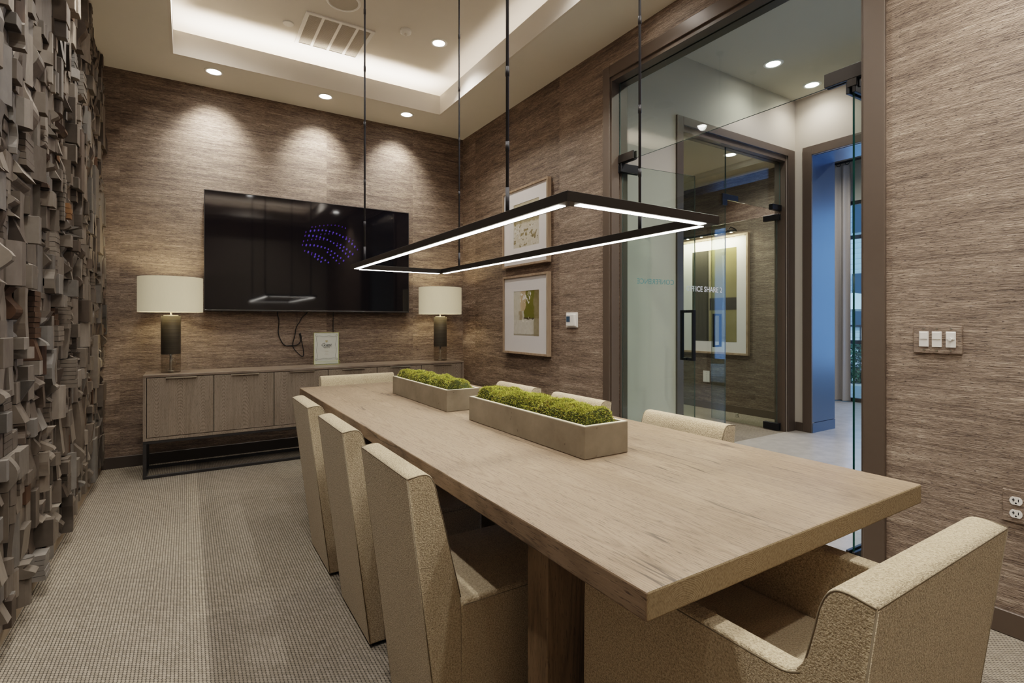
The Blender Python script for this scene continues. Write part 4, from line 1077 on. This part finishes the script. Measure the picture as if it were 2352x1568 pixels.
# office room
struct('floor_office', M['carpet'], lambda b: box(b, 3.2, 6.2, KY, 6.6, -.05, 0), 'office carpet')
struct('wall_office_right', M['office_wall'], lambda b: box(b, 6.082, 6.2, KY + .12, 6.6, 0, 3.2), 'brown grasscloth office wall')
def f(b): box(b, 3.1, 6.2, 6.6, 6.7, 0, 3.2); box(b, 3.1, 3.2, KY + .12, 6.6, 0, 3.2); box(b, KX + .05, 6.2, KY, KY + .12, 0, 3.2)
struct('wall_office_back', M['white_wall'], f, 'cream office walls')
def f(b): box(b, 3.2, 6.2, KY + .12, 6.6, 3.15, 3.2); box(b, 5.75, 6.082, KY + .12, 6.6, 3.075, 3.15)
struct('ceiling_office', M['white_wall'], f, 'office ceiling with lowered border')
struct('baseboard_office', M['bronze'], lambda b: box(b, 6.068, 6.082, KY + .12, 6.6, 0, .093))
downlight(5.40, 3.78, 3.15, 'office downlight seen through the glazing', 'office downlights', 40, 140, .07)
downlight(4.3, 5.3, 3.15, 'office downlight hidden deeper inside the office', 'office downlights', 70, 150, .07)
oa = thing('framed_art', 'large framed black and olive abstract on the office wall', 'picture', (6.08, 4.5, .76))
ax = 6.078
def f(b):
    y0, y1, z0, z1, w = 3.975, 5.15, .757, 2.33, .028
    for q in ((y0, y1, z0, z0 + w), (y0, y1, z1 - w, z1)): box(b, ax - .045, ax, *q, .002, 1)
    for q in ((y0, y0 + w), (y1 - w, y1)): box(b, ax - .045, ax, *q, z0 + w, z1 - w, .002, 1)
part('frame', M['picture_wood'], oa, f)
part('mat', M['mat_board'], oa, lambda b: box(b, ax - .02, ax - .016, 4.0, 5.125, .782, 2.305))
def art_office(u, v):
    n = fbm(u * 3, v * 5, 41); st = fbm(u * 40, v * 1.5, 44)
    dark = mixc((.035, .034, .026), (.06, .058, .045), .5 + st)
    ol = mixc((.19, .168, .078), (.25, .225, .115), .5 + n)
    c = mixc(dark, ol, sstep(.398, .41, u + n * .012))
    if abs(u - .405 + n * .02) < .012: c = (.34, .31, .22)
    if .335 < v < .47 and u > .40: c = mixc((.03, .028, .026), (.05, .045, .042), .5 + n)
    return c
print_mesh('print', (ax - .0215, 4.845, .925), (0, -.695, 0), (0, 0, 1.24), 60, 90, art_office, oa)
part('glazing', M['picture_glass'], oa, lambda b: b.faces.new([b.verts.new(p) for p in ((ax - .035, 4.0, .785), (ax - .035, 5.12, .785), (ax - .035, 5.12, 2.30), (ax - .035, 4.0, 2.30))]))
pl = thing('picture_light', 'long black picture light mounted above the office abstract', 'picture light', (6.08, 4.6, 2.4))
part('arm', M['black'], pl, lambda b: tube(b, [(6.08, 4.18, 2.40), (5.98, 4.18, 2.42), (5.90, 4.18, 2.36)], .006, 8))
part('arm', M['black'], pl, lambda b: tube(b, [(6.08, 4.98, 2.40), (5.98, 4.98, 2.42), (5.90, 4.98, 2.36)], .006, 8))
part('head', M['black'], pl, lambda b: box(b, 5.885, 5.915, 4.05, 5.1, 2.335, 2.362, .003, 1))
for i in range(5):
    y = 4.12 + i * .225; part('bulb', emissive('picture_bulb', (1, .86, .6), 18), pl, lambda b: cyl(b, (5.90, y, 2.333), (5.90, y, 2.3355), .014, None, 12))
light('AREA', (5.90, 4.58, 2.328), 9, (1, .84, .6), (0, R_(-12), 0), pl, shape='RECTANGLE', size=.03, size_y=1.0)
oo = thing('wall_outlet', 'white wall outlet below the office abstract', 'outlet', (6.08, 4.627, .437))
part('plate', M['white_plastic'], oo, lambda b: box(b, 6.074, 6.0815, 4.575, 4.68, .36, .515, .002, 1))
def f(b):
    for k in range(5): box(b, 6.0735, 6.0742, 4.622, 4.634, .385 + k * .026, .392 + k * .026)
part('slot', M['grey_plastic'], oo, f)
ds = part('door_stop', M['nickel'], None, lambda b: (cyl(b, (5.842, 3.995, .0005), (5.842, 3.995, .012), .022, None, 16), cyl(b, (5.842, 3.995, .012), (5.842, 3.995, .045), .013, .016, 16)))
tag(ds, 'small metal door stop on the office floor', 'door stop')

# ------------------------------------------------------------------ lobby with window wall, curtain and the view outside
LX = 8.4
struct('ceiling_lobby', M['white_wall'], lambda b: box(b, KX + .04, LX + .1, -3, 6, 3.72, 3.76), 'lobby ceiling')
struct('wall_lobby_far', M['white_wall'], lambda b: (box(b, 6.2, LX + .1, 6, 6.1, 0, 3.76), box(b, 6.12, 6.2, PY_ + .05, 6, 0, 3.76), box(b, KX + .04, LX + .1, -3.1, -3, 0, 3.76)), 'lobby side walls')
struct('floor_lobby', M['hall_floor'], lambda b: box(b, 6.2, LX + .2, KY, 6, -.05, 0), 'polished concrete lobby floor')
struct('wall_lobby_window', M['white_wall'], lambda b: (box(b, LX, LX + .12, -3, 6, 2.98, 3.76), box(b, LX, LX + .12, 4.25, 6, 0, 2.98), box(b, LX, LX + .12, -3, .08, 0, 2.98)), 'lobby wall above and beside the windows')
wn = thing('window_3', 'tall dark framed lobby window with view of the courtyard', 'window', (LX, 2, 0)); wn['kind'] = 'structure'
def f(b):
    for z in (.0, .86, 2.42, 2.93): box(b, LX, LX + .06, .08, 4.25, z, z + .055)
    for y in (.08, 1.1, 2.4, 4.2): box(b, LX, LX + .06, y, y + .05, 0, 2.98)
part('frame', M['steel'], wn, f)
part('pane', M['glass'], wn, lambda b: b.faces.new([b.verts.new(p) for p in ((LX + .03, .08, .03), (LX + .03, 4.25, .03), (LX + .03, 4.25, 2.95), (LX + .03, .08, 2.95))]))
cr = thing('curtain_rod', 'black curtain rod with rings above the lobby curtain', 'curtain rod', (8.28, 4, 3.55))
part('rod', M['black'], cr, lambda b: cyl(b, (8.28, 3.0, 3.56), (8.28, 5.2, 3.56), .016, None, 12))
for k in range(4):
    y = 3.85 + k * .12
    part('ring', M['black'], cr, lambda b: tube(b, [(8.28 + .0, y + .03 * math.cos(a * PI / 6), 3.545 + .03 * math.sin(a * PI / 6)) for a in range(12)], .004, 6, True))
part('bracket', M['black'], cr, lambda b: box(b, 8.28, 8.399, 4.6, 4.62, 3.55, 3.57))
def f(b):
    n = 90; y0, y1 = 3.805, 4.35; A = []; B = []; 
    for i in range(n + 1):
        u = i / n; y = y0 + (y1 - y0) * u; x = 8.28 + .034 * math.sin(u * 2 * PI * 4.5) + .012 * math.sin(u * 31)
        A.append(b.verts.new((x, y, .02))); B.append(b.verts.new((x * .5 + 4.14, y, 3.51)))
    for i in range(n): fc = b.faces.new((A[i], A[i + 1], B[i + 1], B[i])); fc.smooth = True
ct = part('curtain', M['curtain'], None, f); tag(ct, 'pale linen curtain hanging beside the lobby window', 'curtain')

struct('ground_outside', M['pavement'], lambda b: box(b, LX + .12, 40, -14, 30, -.12, -.02), 'courtyard paving')
bd = thing('outside_building', 'pale lap-sided building across the courtyard', 'building', (20, 6, 0))
part('wall', M['siding'], bd, lambda b: box(b, 18, 22, -14, 22, -.02, 9))
for k in range(10):
    for z in (1.0, 4.0, 6.8): part('window', M['dark_window'], bd, lambda b: box(b, 17.94, 18.01, -12.6 + k * 3.2, -11.0 + k * 3.2, z, z + 1.7))
um = thing('patio_umbrella', 'white patio umbrella open in the courtyard', 'umbrella', (13.2, 6.0, 0))
part('canopy', M['canvas'], um, lambda b: lathe(b, (13.2, 6.0, 0), [(1.5, 1.45), (1.0, 1.62), (.4, 1.78), (.02, 1.86)], 8, 0, False))
part('pole', M['steel'], um, lambda b: cyl(b, (13.2, 6.0, -.02), (13.2, 6.0, 1.9), .03, None, 12))
part('base', M['steel'], um, lambda b: cyl(b, (13.2, 6.0, -.02), (13.2, 6.0, .06), .28, .22, 20))
fe = thing('courtyard_fence', 'dark metal picket fence in the courtyard', 'fence', (15, 6, 0))
part('rail', M['steel'], fe, lambda b: (box(b, 14.98, 15.02, -4, 14, 1.05, 1.10), box(b, 14.98, 15.02, -4, 14, .15, .20)))
def f(b):
    for k in range(120): box(b, 14.99, 15.01, -4 + k * .15, -3.98 + k * .15, .0, 1.1)
part('picket', M['steel'], fe, f)
def bush(name, x, y, r, h, label, seed, nl=900):
    rnd = random.Random(seed)
    def f(b):
        for _ in range(nl):
            a = rnd.uniform(0, 2 * PI); q = rnd.random() ** .5; z = rnd.uniform(0, 1)
            p = Vector((x + r * q * math.cos(a) * math.sin(PI * (.15 + .8 * z)), y + r * q * math.sin(a) * math.sin(PI * (.15 + .8 * z)), h * z))
            d = Vector((rnd.gauss(0, 1), rnd.gauss(0, 1), rnd.gauss(.4, .7))).normalized() * .09; s = d.orthogonal().normalized() * .025
            b.faces.new([b.verts.new(v) for v in (p, p + d * .5 + s, p + d, p + d * .5 - s)])
    o = part(name, M['leaf'], None, f); tag(o, label, 'shrub'); return o
bush('shrub', 11.2, 5.05, .45, .75, 'low leafy shrub outside the lobby window', 5)
pt = thing('palm_tree', 'palm tree with rough trunk in the courtyard', 'tree', (13.0, -3.1, 0))
part('trunk', M['trunk'], pt, lambda b: lathe(b, (13.0, -3.1, 0), [(.22, -.02), (.18, .6), (.21, .9), (.17, 1.6), (.2, 2.0), (.16, 3.2), (.24, 3.8)], 14))
def f(b):
    for k in range(18):
        a = k * 2 * PI / 18; pts = []
        for i in range(7):
            u = i / 6; pts.append(Vector((13.0 + 1.7 * u * math.cos(a), -3.1 + 1.7 * u * math.sin(a), 3.8 + (.9 + .4 * (k % 3)) * math.sin(u * 2.4) - .8 * u * u)))
        sd_ = Vector((-math.sin(a), math.cos(a), 0))
        for p, q in zip(pts, pts[1:]):
            for s in (-1, 1): b.faces.new([b.verts.new(v) for v in (p, q, q + sd_ * s * .22 - Vector((0, 0, .12)))])
part('frond', M['leaf'], pt, f)

# ------------------------------------------------------------------ daylight
w = bpy.data.worlds.new('world'); bpy.context.scene.world = w; w.use_nodes = True
bg = w.node_tree.nodes['Background']; bg.inputs[0].default_value = (.30, .55, 1, 1); bg.inputs[1].default_value = .75
light('SUN', (12, 0, 10), 1.6, (.72, .86, 1), (R_(38), R_(-30), 0), None, angle=R_(2))
light('AREA', (LX - .05, 2.2, 1.7), 36, (.22, .46, 1), (0, R_(90), 0), None, shape='RECTANGLE', size=2.4, size_y=3.8)

# ------------------------------------------------------------------ view
sc_ = bpy.context.scene
sc_.view_settings.view_transform = 'Filmic'
sc_.view_settings.look = 'Medium High Contrast'
sc_.view_settings.exposure = .95
sc_.cycles.max_bounces = 9; sc_.cycles.diffuse_bounces = 4; sc_.cycles.glossy_bounces = 3; sc_.cycles.transparent_max_bounces = 14; sc_.cycles.adaptive_threshold = .03
sc_.cycles.caustics_reflective = False; sc_.cycles.caustics_refractive = False
sc_.cycles.sample_clamp_indirect = 6
